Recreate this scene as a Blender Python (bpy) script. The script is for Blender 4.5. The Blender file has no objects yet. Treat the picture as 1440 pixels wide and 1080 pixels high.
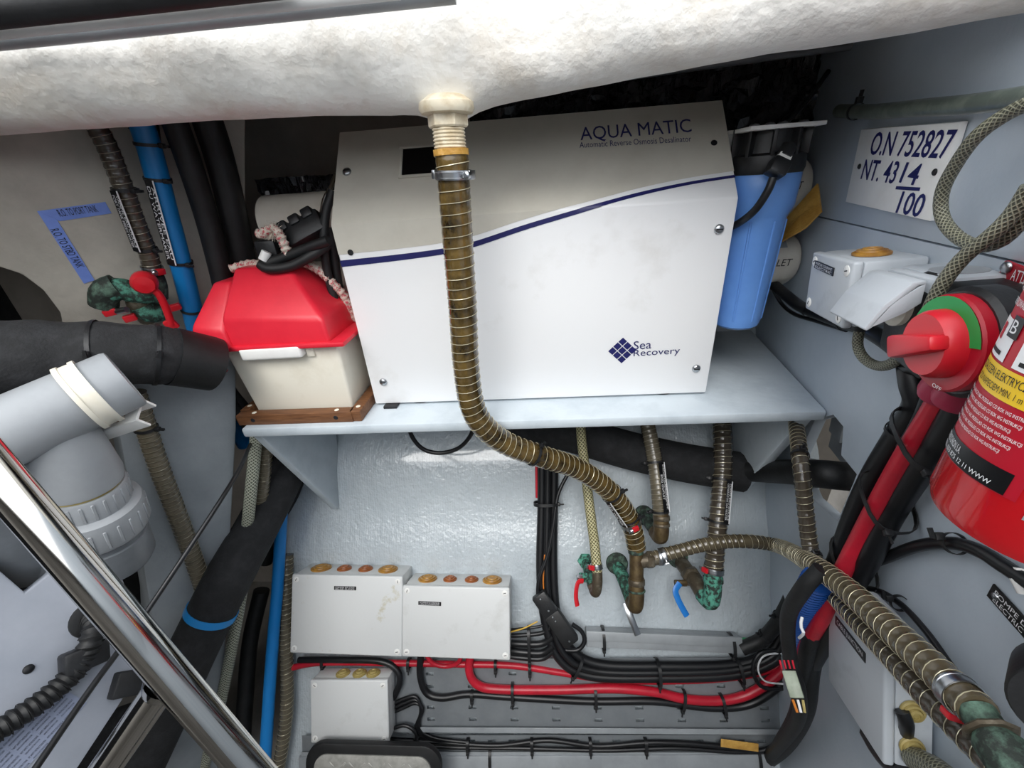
import bpy, bmesh, math, random
from mathutils import Vector as V, Matrix
random.seed(7)
sc = bpy.context.scene
COL = sc.collection
H = 1.6                       # camera height above the bilge floor
F = 575.0                     # focal length in pixels of the 1440 wide frame
RX = V((0.9966927, -0.03710503, -0.07229717))
RY = V((0.04764433, -0.45389584, 0.88978008))
RZ = V((-0.0658307, -0.89028186, -0.45062682))
# ------------------------------------------------------------------ camera
cam = bpy.data.cameras.new('camera'); camo = bpy.data.objects.new('camera', cam); COL.objects.link(camo)
cam.sensor_fit = 'HORIZONTAL'; cam.sensor_width = 36.0; cam.lens = 36.0 * F / 1440.0
cam.clip_start = 0.01
m3 = Matrix(((RX.x, -RX.y, -RX.z), (RY.x, -RY.y, -RY.z), (RZ.x, -RZ.y, -RZ.z)))
camo.matrix_world = Matrix.Translation((0, 0, H)) @ m3.to_4x4()
sc.camera = camo
# ------------------------------------------------------------------ sky, exposure
w = bpy.data.worlds.new('overcast_sky'); sc.world = w; w.use_nodes = True
w.node_tree.nodes['Background'].inputs[0].default_value = (0.93, 0.96, 1.0, 1)
w.node_tree.nodes['Background'].inputs[1].default_value = 1.35
sun = bpy.data.lights.new('hazy_sun', 'SUN'); sun.energy = 1.1; sun.angle = math.radians(35); sun.color = (1, .97, .92)
suno = bpy.data.objects.new('hazy_sun', sun); COL.objects.link(suno)
suno.rotation_euler = V((0.12, 0.75, -0.85)).to_track_quat('-Z', 'Y').to_euler()
sc.view_settings.view_transform = 'Standard'; sc.view_settings.look = 'None'
sc.view_settings.exposure = 1.0; sc.view_settings.gamma = 1.0; sc.view_settings.use_curve_mapping = False

# ------------------------------------------------------------------ pixel -> place helpers (real depths)
def ray(px, py):
    c = V((px - 720, py - 540, F)); return V((RX.dot(c), RY.dot(c), RZ.dot(c)))
PL = {}
def plane(k, p, n, u):
    n = V(n).normalized(); u = V(u); u = (u - n * u.dot(n)).normalized(); PL[k] = (V(p), n, u, n.cross(u))
s31 = math.radians(31)
plane('h', (-.627, .9, H - .859), (0, -math.cos(s31), math.sin(s31)), (1, 0, 0))      # sloping hull under the shelf
plane('r', (.545, .7, H - .44), (-.986, .165, -.077), (-.165, -.986, 0))                        # right side panel
plane('m', (0, .778, H), (0, -1, 0), (1, 0, 0))                                       # desalinator front
plane('s', (0, .778, H - .056), (0, -.763, .646), (1, 0, 0))                          # its sloping upper face
C0 = V((0, 0, H))
def pt(px, py, k, o=0.0):
    d = ray(px, py)
    if isinstance(k, str):
        p, n = PL[k][0], PL[k][1]
        return C0 + d * (((p + n * o) - C0).dot(n) / d.dot(n))
    return C0 + d * (k / d.y)
def cz(px, py, depth):                      # at a distance along the lens axis, metres
    return C0 + ray(px, py) * (depth / F)
def onz(px, py, z):
    d = ray(px, py); return C0 + d * ((z - H) / d.z)
def tri_plane(k, a, b, c):                  # plane through three points, facing the camera
    n = (b - a).cross(c - a).normalized()
    if n.dot(C0 - a) < 0: n = -n
    u = V((0, 0, 1)).cross(n)
    if u.length < .05: u = V((1, 0, 0))
    plane(k, a, n, u)
def path(k, txt):
    r = []
    for t in txt.split():
        q = [float(x) for x in t.split(',')]
        r.append(pt(q[0], q[1], k, q[2] if len(q) > 2 else 0))
    return r
def ypath(txt):
    return [pt(*[float(x) for x in t.split(',')]) for t in txt.split()]
def frame(k, px, py, o=0.0, rot=0.0):
    p, n, u, v = PL[k]; q = pt(px, py, k, o)
    m = Matrix((u, v, n)).transposed().to_4x4(); m.translation = q
    return m @ Matrix.Rotation(math.radians(rot), 4, 'Z')
def rect(k, o, tl, tr, br, bl):
    p, n, u, v = PL[k]
    q = [pt(*c, k, o) for c in (tl, tr, br, bl)]
    c = (q[0] + q[1] + q[2] + q[3]) / 4
    a = ((q[1] - q[0]) + (q[2] - q[3])) / 2; b = ((q[0] - q[3]) + (q[1] - q[2])) / 2
    ux = a.normalized(); vy = (b - ux * b.dot(ux)).normalized()
    m = Matrix((ux, vy, ux.cross(vy))).transposed().to_4x4(); m.translation = c
    return m, a.length, b.length
def mframe(org, z, x=None):
    z = V(z).normalized()
    x = V(x) if x is not None else V((0, 0, 1)).cross(z)
    if x.length < 1e-3: x = V((1, 0, 0))
    x = (x - z * x.dot(z)).normalized()
    m = Matrix((x, z.cross(x), z)).transposed().to_4x4(); m.translation = V(org); return m

# ------------------------------------------------------------------ materials
def lin(h):
    h = h.lstrip('#'); c = [int(h[i:i + 2], 16) / 255 for i in (0, 2, 4)]
    return tuple(x / 12.92 if x < .04045 else ((x + .055) / 1.055) ** 2.4 for x in c) + (1,)
M = {}
def mat(name, col, rough=.5, metal=0, col2=None, scale=12, amt=(.4, .65), bump=0, bscale=60, coat=0, detail=6, stretch=None, trans=0, bdist=.002):
    m = bpy.data.materials.new(name); m.use_nodes = True; nt = m.node_tree; b = nt.nodes['Principled BSDF']
    b.inputs['Base Color'].default_value = lin(col); b.inputs['Roughness'].default_value = rough; b.inputs['Metallic'].default_value = metal
    b.inputs['Coat Weight'].default_value = coat
    if trans: b.inputs['Transmission Weight'].default_value = trans
    tc = nt.nodes.new('ShaderNodeTexCoord'); src = tc.outputs['Object']
    if stretch:
        mp = nt.nodes.new('ShaderNodeMapping'); mp.inputs['Scale'].default_value = stretch; nt.links.new(src, mp.inputs[0]); src = mp.outputs[0]
    if col2:
        n = nt.nodes.new('ShaderNodeTexNoise'); n.inputs['Scale'].default_value = scale; n.inputs['Detail'].default_value = detail; n.inputs['Roughness'].default_value = .65
        nt.links.new(src, n.inputs['Vector'])
        r = nt.nodes.new('ShaderNodeValToRGB'); r.color_ramp.elements[0].position = amt[0]; r.color_ramp.elements[1].position = amt[1]
        r.color_ramp.elements[0].color = lin(col); r.color_ramp.elements[1].color = lin(col2)
        nt.links.new(n.outputs[0], r.inputs[0]); nt.links.new(r.outputs[0], b.inputs['Base Color'])
    if bump:
        n2 = nt.nodes.new('ShaderNodeTexNoise'); n2.inputs['Scale'].default_value = bscale; n2.inputs['Detail'].default_value = 4
        nt.links.new(src, n2.inputs['Vector'])
        bp = nt.nodes.new('ShaderNodeBump'); bp.inputs['Strength'].default_value = bump; bp.inputs['Distance'].default_value = bdist
        nt.links.new(n2.outputs[0], bp.inputs['Height']); nt.links.new(bp.outputs[0], b.inputs['Normal'])
    M[name] = m; return m
def braid(name, c1, c2, around, per_m, rough=.35):
    m = bpy.data.materials.new(name); m.use_nodes = True; nt = m.node_tree; b = nt.nodes['Principled BSDF']; b.inputs['Roughness'].default_value = rough
    uv = nt.nodes.new('ShaderNodeUVMap'); sp = nt.nodes.new('ShaderNodeSeparateXYZ'); nt.links.new(uv.outputs[0], sp.inputs[0])
    def mth(op, a, bb=None):
        n = nt.nodes.new('ShaderNodeMath'); n.operation = op
        for i, x in enumerate((a, bb)):
            if x is None: continue
            if isinstance(x, (int, float)): n.inputs[i].default_value = x
            else: nt.links.new(x, n.inputs[i])
        return n.outputs[0]
    u = mth('MULTIPLY', sp.outputs[0], around * 2 * math.pi); v = mth('MULTIPLY', sp.outputs[1], per_m * 2 * math.pi)
    a = mth('SINE', mth('ADD', u, v)); c = mth('SINE', mth('SUBTRACT', u, v))
    mx = mth('MAXIMUM', a, c)
    r = nt.nodes.new('ShaderNodeValToRGB'); r.color_ramp.elements[0].position = .45; r.color_ramp.elements[1].position = .9
    r.color_ramp.elements[0].color = lin(c1); r.color_ramp.elements[1].color = lin(c2)
    nt.links.new(mx, r.inputs[0]); nt.links.new(r.outputs[0], b.inputs['Base Color'])
    bp = nt.nodes.new('ShaderNodeBump'); bp.inputs['Strength'].default_value = .5; bp.inputs['Distance'].default_value = .001
    nt.links.new(mx, bp.inputs['Height']); nt.links.new(bp.outputs[0], b.inputs['Normal'])
    M[name] = m
def hullmat():
    m = mat('hull_paint', '#c3ccd2', .12, 0, '#b3bdc4', 5, (.35, .75), .0)
    nt = m.node_tree; b = nt.nodes['Principled BSDF']; tc = nt.nodes['Texture Coordinate']
    ad = None
    for sc_, st in ((90, (1, 1, 1)), (22, (1.6, .7, .7))):
        mp = nt.nodes.new('ShaderNodeMapping'); mp.inputs['Scale'].default_value = st
        n = nt.nodes.new('ShaderNodeTexNoise'); n.inputs['Scale'].default_value = sc_; n.inputs['Detail'].default_value = 3
        nt.links.new(tc.outputs['Object'], mp.inputs[0]); nt.links.new(mp.outputs[0], n.inputs['Vector'])
        if ad is None: ad = n.outputs[0]
        else:
            q = nt.nodes.new('ShaderNodeMath'); q.operation = 'ADD'; nt.links.new(ad, q.inputs[0]); nt.links.new(n.outputs[0], q.inputs[1]); ad = q.outputs[0]
    wv = nt.nodes.new('ShaderNodeTexWave'); wv.inputs['Scale'].default_value = 45; wv.inputs['Distortion'].default_value = 3; wv.bands_direction = 'X'
    nt.links.new(tc.outputs['Object'], wv.inputs['Vector'])
    q = nt.nodes.new('ShaderNodeMath'); q.operation = 'MULTIPLY_ADD'; q.inputs[1].default_value = .07; nt.links.new(wv.outputs[0], q.inputs[0]); nt.links.new(ad, q.inputs[2])
    bp = nt.nodes.new('ShaderNodeBump'); b.inputs['Coat Weight'].default_value = 1.0; b.inputs['Coat Roughness'].default_value = .08; bp.inputs['Strength'].default_value = .6; bp.inputs['Distance'].default_value = .006
    nt.links.new(q.outputs[0], bp.inputs['Height']); nt.links.new(bp.outputs[0], b.inputs['Normal'])
hullmat()
mat('beam_white', '#e9e7e1', .5, 0, '#cfc6b8', 9, (.5, .78), .75, 55, bdist=.004)
mat('panel_grey', '#c3cdd7', .42, 0, '#b4c0cb', 4, (.4, .7), .12, 180)
mat('frame_grey', '#969da2', .45, 0, '#868d92', 6, (.4, .7), .5, 40, bdist=.004)
mat('web_beige', '#b9b3a8', .65, 0, '#9c968c', 7, (.4, .75), .6, 60, bdist=.003)
mat('bulkhead', '#b5aea5', .7, 0, '#a29b92', 6, bump=.2)
mat('deck_dark', '#8d8983', .8, 0, '#77736d', 6)
mat('shelf_paint', '#c9d3da', .38, 0, '#b7c2ca', 14, (.45, .75), .35, 45, bdist=.002)
mat('machine_white', '#f1f2f3', .35, 0, '#dcdbd8', 6, (.58, .85), .05, 200)
mat('machine_silver', '#cdc9bd', .4, 0, '#bfbaae', 8, (.45, .8), .05, 200)
mat('navy', '#1d1f5c', .4)
mat('white_film', '#f3f4f6', .35)
mat('black_plastic', '#17181a', .42, 0, '#232426', 20, bump=.15, bscale=200)
mat('black_rubber', '#131415', .55, 0, '#1e1f21', 25, bump=.2, bscale=150)
mat('black_cable', '#141518', .38)
mat('foam_and_shade_black', '#1d1e20', .85, 0, '#2c2d30', 40, (.45, .7), .6, 220)  # foam lagging; also the painted shade on the left outer hull
mat('screen_black', '#0b0c0d', .12)
mat('steel', '#b9bcc0', .28, 1)
mat('chrome', '#c4c2be', .09, 1)
mat('galv', '#8b9094', .42, .3, '#7d8287', 10, (.4, .7), .1, 90)
mat('lip_grey', '#a2a7ab', .45, .1, '#92979b', 9)
mat('alu_tread', '#c2c1bb', .38, .35, '#a3a29c', 30)
mat('box_grey', '#d6d8d7', .45, 0, '#bdbebb', 22, (.55, .8), .1, 150)
mat('box_lid', '#d9dbdb', .42, 0, '#c6c7c5', 14, (.55, .8), .08, 150)
mat('box_stained', '#d9dbdb', .42, 0, '#ab9d62', 16, (.62, .8), .08, 150)
mat('box_blue', '#bcc2c8', .45, 0, '#a9afb5', 22, (.55, .8), .1, 150)
mat('amber', '#b98a3c', .4, 0, '#8d5f22', 30)
mat('copper_rubber', '#a5602f', .4, 0, '#7c4420', 30)
mat('cream_rubber', '#b6a468', .45, 0, '#96854b', 30)
mat('hose_amber', '#63502a', .16, 0, '#241d10', 30, (.38, .66), .1, 80, coat=.5, detail=9)
mat('hose_olive', '#5d5442', .22, 0, '#443d2f', 26, (.35, .7), .1, 80, coat=.3)
mat('hose_brown', '#4c453b', .2, 0, '#38322a', 26, (.35, .7), .1, 80, coat=.3)
mat('hose_grey', '#6a6353', .24, 0, '#554f42', 26, (.35, .7), coat=.3)
mat('wire_bright', '#c8c0a4', .3, .4)
mat('wire_dull', '#9a9382', .3, .4)
braid('braid_olive', '#5a5635', '#c9c39a', 9, 105)
braid('braid_grey', '#45463a', '#94937f', 9, 170)
braid('braid_clear', '#5f6455', '#c9cbba', 10, 120)
mat('hose_green', '#58605a', .3, 0, '#6d756c', 40, (.45, .6), coat=.3)
mat('bronze', '#6a5a3d', .5, .5, '#4a3b2a', 40, (.35, .65), .5, 120)
mat('bronze_dark', '#5a5143', .45, .5, '#8a8577', 45, (.5, .75), .5, 120)
mat('verdigris', '#2a3b34', .75, .15, '#569984', 75, (.45, .6), .8, 130)
mat('verdigris_light', '#57a08b', .8, .05, '#2a332f', 75, (.44, .56), .8, 130)
mat('verdigris_dark', '#2b332e', .7, .25, '#5d7a6a', 60, (.45, .66), .8, 130)
mat('red_handle', '#c8202b', .3)
mat('red_paint', '#c9101c', .22, 0, '#b90d18', 5, coat=.6)
mat('red_lid', '#e02a3c', .36, 0, '#d32236', 12, (.4, .7), .06, 200)
mat('red_cable', '#c01f33', .35, 0, '#a81a2c', 15)
mat('red_knob', '#cf2331', .33)
mat('red_sign', '#ad1227', .4)
mat('magenta_boot', '#a52748', .4)
mat('green_disc', '#0f9a4a', .4)
mat('blue_handle', '#2477c8', .35)
mat('blue_pipe', '#1276b8', .35)
mat('blue_hose', '#1d86d4', .35)
mat('blue_tape', '#7c97e2', .6, 0, '#6f8ad6', 20)
mat('blue_band', '#2a8fd8', .3)
mat('blue_bowl', '#6d9fe6', .34, 0, '#6496de', 8)
mat('blue_conduit', '#1d4f9c', .4)
mat('white_plastic', '#efefec', .38, 0, '#e0deda', 10, (.5, .8))
mat('vessel_white', '#dcd6ca', .35, 0, '#cfc8ba', 10)
mat('ivory', '#ece7d8', .4, 0, '#d8d0bc', 9, (.55, .85))
mat('thread_ivory', '#e0d6bf', .5, 0, '#b39c72', 30, (.45, .75))
mat('pvc', '#9ea2a6', .36, 0, '#8f9397', 10, (.45, .8))
mat('pvc_dark', '#7b8085', .4, 0, '#6b7075', 12)
mat('wood', '#7e5434', .55, 0, '#54331d', 18, (.35, .7), .3, 60, stretch=(1, 9, 9))
mat('kraft_tape', '#d6a856', .4, 0, '#b08238', 18, (.4, .65), .9, 45, bdist=.006)
mat('foil_black', '#2e2e32', .14, 0, None, bump=1, bscale=38, bdist=.03, coat=.4, stretch=(1.6, 1, .6))
mat('label_black', '#0c0c0e', .35)
mat('label_white', '#e7e8ea', .5)
mat('label_yellow', '#e8c02a', .4)
mat('ink', '#15161a', .6)
mat('rope_white', '#d8cdc0', .8, 0, '#c2545e', 160, (.5, .56), .8, 300)
mat('rope_fray', '#b7a999', .9, 0, '#d8cfc0', 200, bump=.8, bscale=300)
mat('sheet_print', '#9aa3ba', .5)
mat('green_wire', '#3f9a64', .4)
mat('yellow_wire', '#c9a23a', .4)
mat('orange_wire', '#c7762c', .4)
mat('connector_pale', '#97a18f', .4, 0, '#7d8776', 30)
mat('engine_white', '#aeb3bd', .4, 0, '#9fa5b0', 5, bump=.06, bscale=120)
mat('void_black', '#08080a', .9)

# ------------------------------------------------------------------ mesh building
class MB:
    def __init__(s): s.v = []; s.f = []; s.uv = {}
    def add(s, vs, fs, m=None):
        o = len(s.v)
        for p in vs: s.v.append((m @ V(p)) if m is not None else V(p))
        for f in fs: s.f.append([o + i for i in f])
        return s
    def box(s, c, d, m=None, bev=0.0, seg=2):
        x, y, z = [k / 2 for k in d]
        bm = bmesh.new(); bmesh.ops.create_cube(bm, size=1)
        for v in bm.verts: v.co = V((v.co.x * 2 * x, v.co.y * 2 * y, v.co.z * 2 * z))
        if bev: bmesh.ops.bevel(bm, geom=bm.edges[:], offset=min(bev, .49 * min(d)), segments=seg, affect='EDGES', profile=.5)
        s.bm(bm, (m if m is not None else Matrix()) @ Matrix.Translation(V(c))); return s
    def bm(s, bm, m=None):
        bm.verts.index_update(); s.add([v.co.copy() for v in bm.verts], [[v.index for v in f.verts] for f in bm.faces], m); bm.free(); return s
    def lathe(s, prof, m, n=24, cap=True):
        vs = []; fs = []
        for r, z in prof:
            for i in range(n):
                a = 2 * math.pi * i / n; vs.append((r * math.cos(a), r * math.sin(a), z))
        for j in range(len(prof) - 1):
            for i in range(n):
                k = (i + 1) % n; fs.append((j * n + i, j * n + k, (j + 1) * n + k, (j + 1) * n + i))
        if cap:
            if prof[0][0] > 1e-5: fs.append(tuple(range(n))[::-1])
            if prof[-1][0] > 1e-5: fs.append(tuple((len(prof) - 1) * n + i for i in range(n)))
        return s.add(vs, fs, m)
    def cyl(s, a, b, r, r2=None, n=16):
        a, b = V(a), V(b); L = (b - a).length; return s.lathe([(r, 0), (r if r2 is None else r2, L)], mframe(a, b - a), n)
    def prism(s, poly, z0, z1, m=None, bev=0):
        bm = bmesh.new(); lo = [bm.verts.new((p[0], p[1], z0)) for p in poly]; f = bm.faces.new(lo)
        r = bmesh.ops.extrude_face_region(bm, geom=[f]); bmesh.ops.translate(bm, vec=(0, 0, z1 - z0), verts=[g for g in r['geom'] if isinstance(g, bmesh.types.BMVert)])
        bmesh.ops.recalc_face_normals(bm, faces=bm.faces[:])
        if bev: bmesh.ops.bevel(bm, geom=bm.edges[:], offset=bev, segments=2, affect='EDGES', profile=.5)
        return s.bm(bm, m)
    def sweep(s, pts, rad, n=14, cap=True, flat=None, nrm=None):
        # tube along pts; rad number or list; flat=(a,b) makes an oval
        N = len(pts); fr = []; t0 = (pts[1] - pts[0]).normalized()
        x = V(nrm) if nrm is not None else (V((0, 0, 1)) if abs(t0.z) < .9 else V((1, 0, 0)))
        vs = []; L = 0
        for i in range(N):
            t = (pts[min(i + 1, N - 1)] - pts[max(i - 1, 0)]).normalized()
            x = (x - t * x.dot(t)); x = x.normalized() if x.length > 1e-6 else t.orthogonal().normalized()
            y = t.cross(x)
            if i: L += (pts[i] - pts[i - 1]).length
            r = rad[i] if isinstance(rad, (list, tuple)) else rad
            for k in range(n):
                a = 2 * math.pi * k / n; ca, sa = math.cos(a), math.sin(a)
                if flat: ca *= flat[0]; sa *= flat[1]
                vs.append(pts[i] + x * (r * ca) + y * (r * sa))
            fr.append((pts[i], t, x, y, L, r))
        o = len(s.v); fs = []
        for i in range(N - 1):
            for k in range(n):
                q = (k + 1) % n; fs.append((i * n + k, i * n + q, (i + 1) * n + q, (i + 1) * n + k))
                s.uv[len(s.f) + len(fs) - 1] = [(k / n, fr[i][4]), ((k + 1) / n, fr[i][4]), ((k + 1) / n, fr[i + 1][4]), (k / n, fr[i + 1][4])]
        if cap: fs.append(tuple(range(n))[::-1]); fs.append(tuple((N - 1) * n + k for k in range(n)))
        s.add(vs, fs); return fr
    def build(s, name, mt, parent=None, ang=40):
        me = bpy.data.meshes.new(name); lo = [min(p[i] for p in s.v) for i in range(3)]; hi = [max(p[i] for p in s.v) for i in range(3)]
        c = (V(lo) + V(hi)) / 2
        me.from_pydata([p - c for p in s.v], [], s.f)
        if s.uv:
            ul = me.uv_layers.new(name='UVMap')
            for pi, p in enumerate(me.polygons):
                q = s.uv.get(pi)
                if q:
                    for li, u in zip(p.loop_indices, q): ul.data[li].uv = u
        for p in me.polygons: p.use_smooth = True
        me.set_sharp_from_angle(angle=math.radians(ang))
        me.materials.append(M[mt]); return link(name, me, c, parent)
WP = {}
def link(name, me, c, parent=None, rot=None):
    o = bpy.data.objects.new(name, me); COL.objects.link(o); WP[o] = V(c)
    if parent is not None: o.parent = parent; o.location = V(c) - WP[parent]
    else: o.location = c
    if rot is not None: o.rotation_euler = rot
    return o
def inst(src, m, parent):                   # a copy of a small repeated part, sharing its mesh
    o = bpy.data.objects.new(src.name.split('.')[0], src.data); COL.objects.link(o); o.parent = parent
    WP[o] = m.translation.copy(); q = m.copy(); q.translation = m.translation - WP[parent]; o.matrix_local = q; return o
def tag(o, label, cat, group=None, kind=None):
    if label: o['label'] = label
    if cat: o['category'] = cat
    if group: o['group'] = group
    if kind: o['kind'] = kind
    return o
def thing(name, label, cat, loc, group=None):
    o = bpy.data.objects.new(name, None); COL.objects.link(o); o.empty_display_size = .03; o.location = loc; WP[o] = V(loc)
    return tag(o, label, cat, group)
def struct(o, label=None): o['kind'] = 'structure'; return tag(o, label, None)
def cr(pts, step=.006):                      # smooth curve through the points, even steps
    P = [V(p) for p in pts]
    if len(P) == 2: P = [P[0], (P[0] + P[1]) / 2, P[1]]
    E = [P[0] * 2 - P[1]] + P + [P[-1] * 2 - P[-2]]; out = []
    for i in range(1, len(E) - 2):
        a, b, c, d = E[i - 1:i + 3]
        for k in range(24):
            t = k / 24; out.append(.5 * ((2 * b) + (c - a) * t + (2 * a - 5 * b + 4 * c - d) * t * t + (3 * b - a - 3 * c + d) * t ** 3))
    out.append(P[-1]); res = [out[0]]; acc = 0
    L = sum((out[i + 1] - out[i]).length for i in range(len(out) - 1)); n = max(4, int(L / step)); st = L / n; nxt = st; acc = 0
    for i in range(len(out) - 1):
        d = (out[i + 1] - out[i]).length
        while acc + d >= nxt - 1e-9 and len(res) < n:
            res.append(out[i].lerp(out[i + 1], (nxt - acc) / d)); nxt += st
        acc += d
    res.append(out[-1]); return res
def tie_ring(b, fr, i, grow=.0012, wide=.0028, head=True, side=0):
    p, t, x, y, L, r = fr[i]; R = r + grow
    prof = [(R, -wide), (R + .001, -wide), (R + .001, wide), (R, wide)]
    m = mframe(p, t, x); b.lathe(prof + [prof[0]], m, 20, cap=False)
    if head:
        a = side; b.box((math.cos(a) * (R + .004), math.sin(a) * (R + .004), 0), (.009, .009, .008), m, .0012)
        b.box((math.cos(a) * (R + .011), math.sin(a) * (R + .011), 0), (.012, .004, .004), m)
def clamp(parent, fr, i, red=True, side=0.6, two=False):
    p, t, x, y, L, r = fr[i]; R = r + .0012; b = MB(); wd = .006; m = mframe(p, t, x)
    pr = [(R, -wd), (R + .0012, -wd), (R + .0014, -wd * .6), (R + .0008, -wd * .5), (R + .0008, wd * .5), (R + .0014, wd * .6), (R + .0012, wd), (R, wd)]
    b.lathe(pr + [pr[0]], m, 28, cap=False)
    c = b.build('hose_clamp', 'steel', parent)
    for a in ((side, side + math.pi) if two else (side,)):
        q = m @ Matrix.Rotation(a, 4, 'Z') @ Matrix.Translation((R + .004, 0, 0))
        h = MB(); h.box((0, 0, 0), (.007, .016, .012), q, .0015); h.build('screw_housing', 'red_handle' if red else 'steel', c)
        h = MB(); h.lathe([(.0055, 0), (.0055, .006), (.003, .008)], q @ Matrix.Translation((0, .008, 0)) @ Matrix.Rotation(-math.pi / 2, 4, 'X'), 10)
        h.box((0, .017, 0), (.0012, .002, .009), q); h.build('screw', 'steel', c)
    return c
def hose(name, label, pts, r, mt, pitch=0, wire='wire_dull', ties=(), clamps=(), cat='hose', group=None, rib=.04, parent=None, n=16, wr=.00055, tieside=0, tiegrow=.0012):
    P = cr(pts, pitch / 4 if pitch else .008)
    rad = [r * (1 + rib * math.cos(2 * math.pi * i / 4)) for i in range(len(P))] if pitch else r
    b = MB(); fr = b.sweep(P, rad, n); o = b.build(name, mt, parent)
    if parent is None: tag(o, label, cat, group)
    if pitch:
        hp = []; K = 10
        for i in range(len(P) - 1):
            for k in range(0, 4):
                g = i + k / 4; a = 2 * math.pi * (g / 4); f = fr[i]; e = fr[i + 1]; tt = k / 4
                c = f[0].lerp(e[0], tt); hp.append(c + (f[2] * math.cos(a) + f[3] * math.sin(a)) * (r * (1 + rib) + .0002))
        hb = MB(); hb.sweep(hp, wr, 4); hb.build('wire_helix', wire, o)
    for t in ties:
        tb = MB(); tie_ring(tb, fr, min(len(fr) - 1, int(t * (len(fr) - 1))), grow=tiegrow, side=tieside); tb.build('cable_tie', 'black_plastic', o)
    for t in clamps:
        if isinstance(t, (int, float)): t = (t, True, .6)
        clamp(o, fr, min(len(fr) - 1, int(t[0] * (len(fr) - 1))), *t[1:])
    o_fr[o] = fr
    return o
o_fr = {}
def cable(name, label, pts, r, mt='black_cable', ties=(), group=None, parent=None, cat='cable', **k):
    return hose(name, label, pts, r, mt, 0, ties=ties, cat=cat, group=group, parent=parent, n=10, **k)
def bundle_tie(parent, k, px, py, o, rot, a, bb, mt='black_plastic', head=1):
    # flat oval strap round a bundle lying on plane k; rot = angle of the cables in the plane, a half width, bb half height
    m = frame(k, px, py, o, rot); b = MB(); P = []
    for i in range(20):
        t = 2 * math.pi * i / 20; P.append((0, a * math.copysign(abs(math.cos(t)) ** .7, math.cos(t)), bb * math.copysign(abs(math.sin(t)) ** .7, math.sin(t))))
    vs = []; fs = []
    for i, p in enumerate(P):
        q = (0, p[1] * (1 + .0015 / a), p[2] * (1 + .0015 / bb))
        vs += [(-.004, p[1], p[2]), (.004, p[1], p[2]), (.004, q[1], q[2]), (-.004, q[1], q[2])]
    for i in range(20):
        j = (i + 1) % 20
        for e in range(4): f = (e + 1) % 4; fs.append((i * 4 + e, i * 4 + f, j * 4 + f, j * 4 + e))
    b.add(vs, fs, m)
    if head: b.box((0, -head * (a + .001), bb * .5), (.009, .008, .01), m, .0015); b.box((0, -head * (a + .008), bb * .5), (.004, .014, .0015), m)
    return b.build('cable_tie', mt, parent)
def text(s, m, width, mt, parent, name='lettering', align='CENTER', shear=0, bold=0, ext=.0002, height=None, wrap=None, space=1.0):
    cu = bpy.data.curves.new('t', 'FONT'); cu.body = s; cu.align_x = 'CENTER'; cu.align_y = 'CENTER'; cu.shear = shear; cu.offset = bold; cu.resolution_u = 3
    cu.space_character = space
    ob = bpy.data.objects.new('t', cu); me = bpy.data.meshes.new_from_object(ob); bpy.data.objects.remove(ob); bpy.data.curves.remove(cu)
    xs = [v.co.x for v in me.vertices]; ys = [v.co.y for v in me.vertices]
    if not xs: return None
    sx = width / (max(xs) - min(xs)); cx = (max(xs) + min(xs)) / 2; cy = (max(ys) + min(ys)) / 2; sy = sx if height is None else height / (max(ys) - min(ys))
    b = MB(); vs = []
    for v in me.vertices:
        p = V(((v.co.x - cx) * sx, (v.co.y - cy) * sy, 0))
        vs.append(wrap(p) if wrap else p)
    fs = [list(p.vertices) for p in me.polygons]; bpy.data.meshes.remove(me)
    b.add(vs, fs, None if wrap else m @ Matrix.Translation((0, 0, ext)))
    return b.build(name, mt, parent)
def strip(parent, m, w_, h_, lines, mt='label_black', tm='label_white', name='label_strip', frac=.86, th=.0012):
    b = MB(); b.box((0, 0, th / 2), (w_, h_, th), m, .0004, 1); o = b.build(name, mt, parent)
    n = len(lines)
    for i, L in enumerate(lines):
        wd, s = (L if isinstance(L, tuple) else (frac, L))
        text(s, m @ Matrix.Translation((0, h_ * ((n - 1) / 2 - i) / (n + .3), th)), w_ * wd, tm, o, height=h_ * .62 / n)
    return o
SCR = None
def screw_src():
    b = MB(); b.lathe([(.0062, 0), (.006, .0015), (.0045, .003), (.0, .0036)], Matrix(), 14)
    return b
def screw(parent, m, r=.0062, mt='steel', slot=True, name='screw'):
    b = MB(); b.lathe([(r, 0), (r * .97, r * .25), (r * .7, r * .5), (0, r * .58)], m, 14); o = b.build(name, mt, parent)
    if slot: c = MB(); c.box((0, 0, r * .55), (r * 1.3, r * .22, r * .2), m); c.build('slot', 'ink', o)
    return o
# ================================================================== SETTING
def hull_pt(x, t):      # t metres down the slope from the knuckle under the shelf
    p, n, u, v = PL['h']
    bulge = .022 * math.exp(-((t - .50) / .10) ** 2) + .016 * math.exp(-((t - .74) / .08) ** 2) + .003 * math.sin(x * 9) * math.exp(-((t - .6) / .2) ** 2)
    top = V((x, 1.22, p.z + (1.22 - p.y) / math.tan(s31)))
    return top - v * t + n * bulge
b = MB(); xs = [-.80 + i * .05 for i in range(32)]; rows = [[V((x, 1.22, z)) for x in xs] for z in (H - .26, H - .3)]
for j in range(61): rows.append([hull_pt(x, j * .025) for x in xs])
vs = [p for r in rows for p in r]; nx = len(xs)
fs = [(j * nx + i, (j + 1) * nx + i, (j + 1) * nx + i + 1, j * nx + i + 1) for j in range(len(rows) - 1) for i in range(nx - 1)]
b.add(vs, fs); wall_back = struct(b.build('wall_back', 'hull_paint'), 'glossy pale blue-grey painted hull sloping down behind the shelf')

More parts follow.
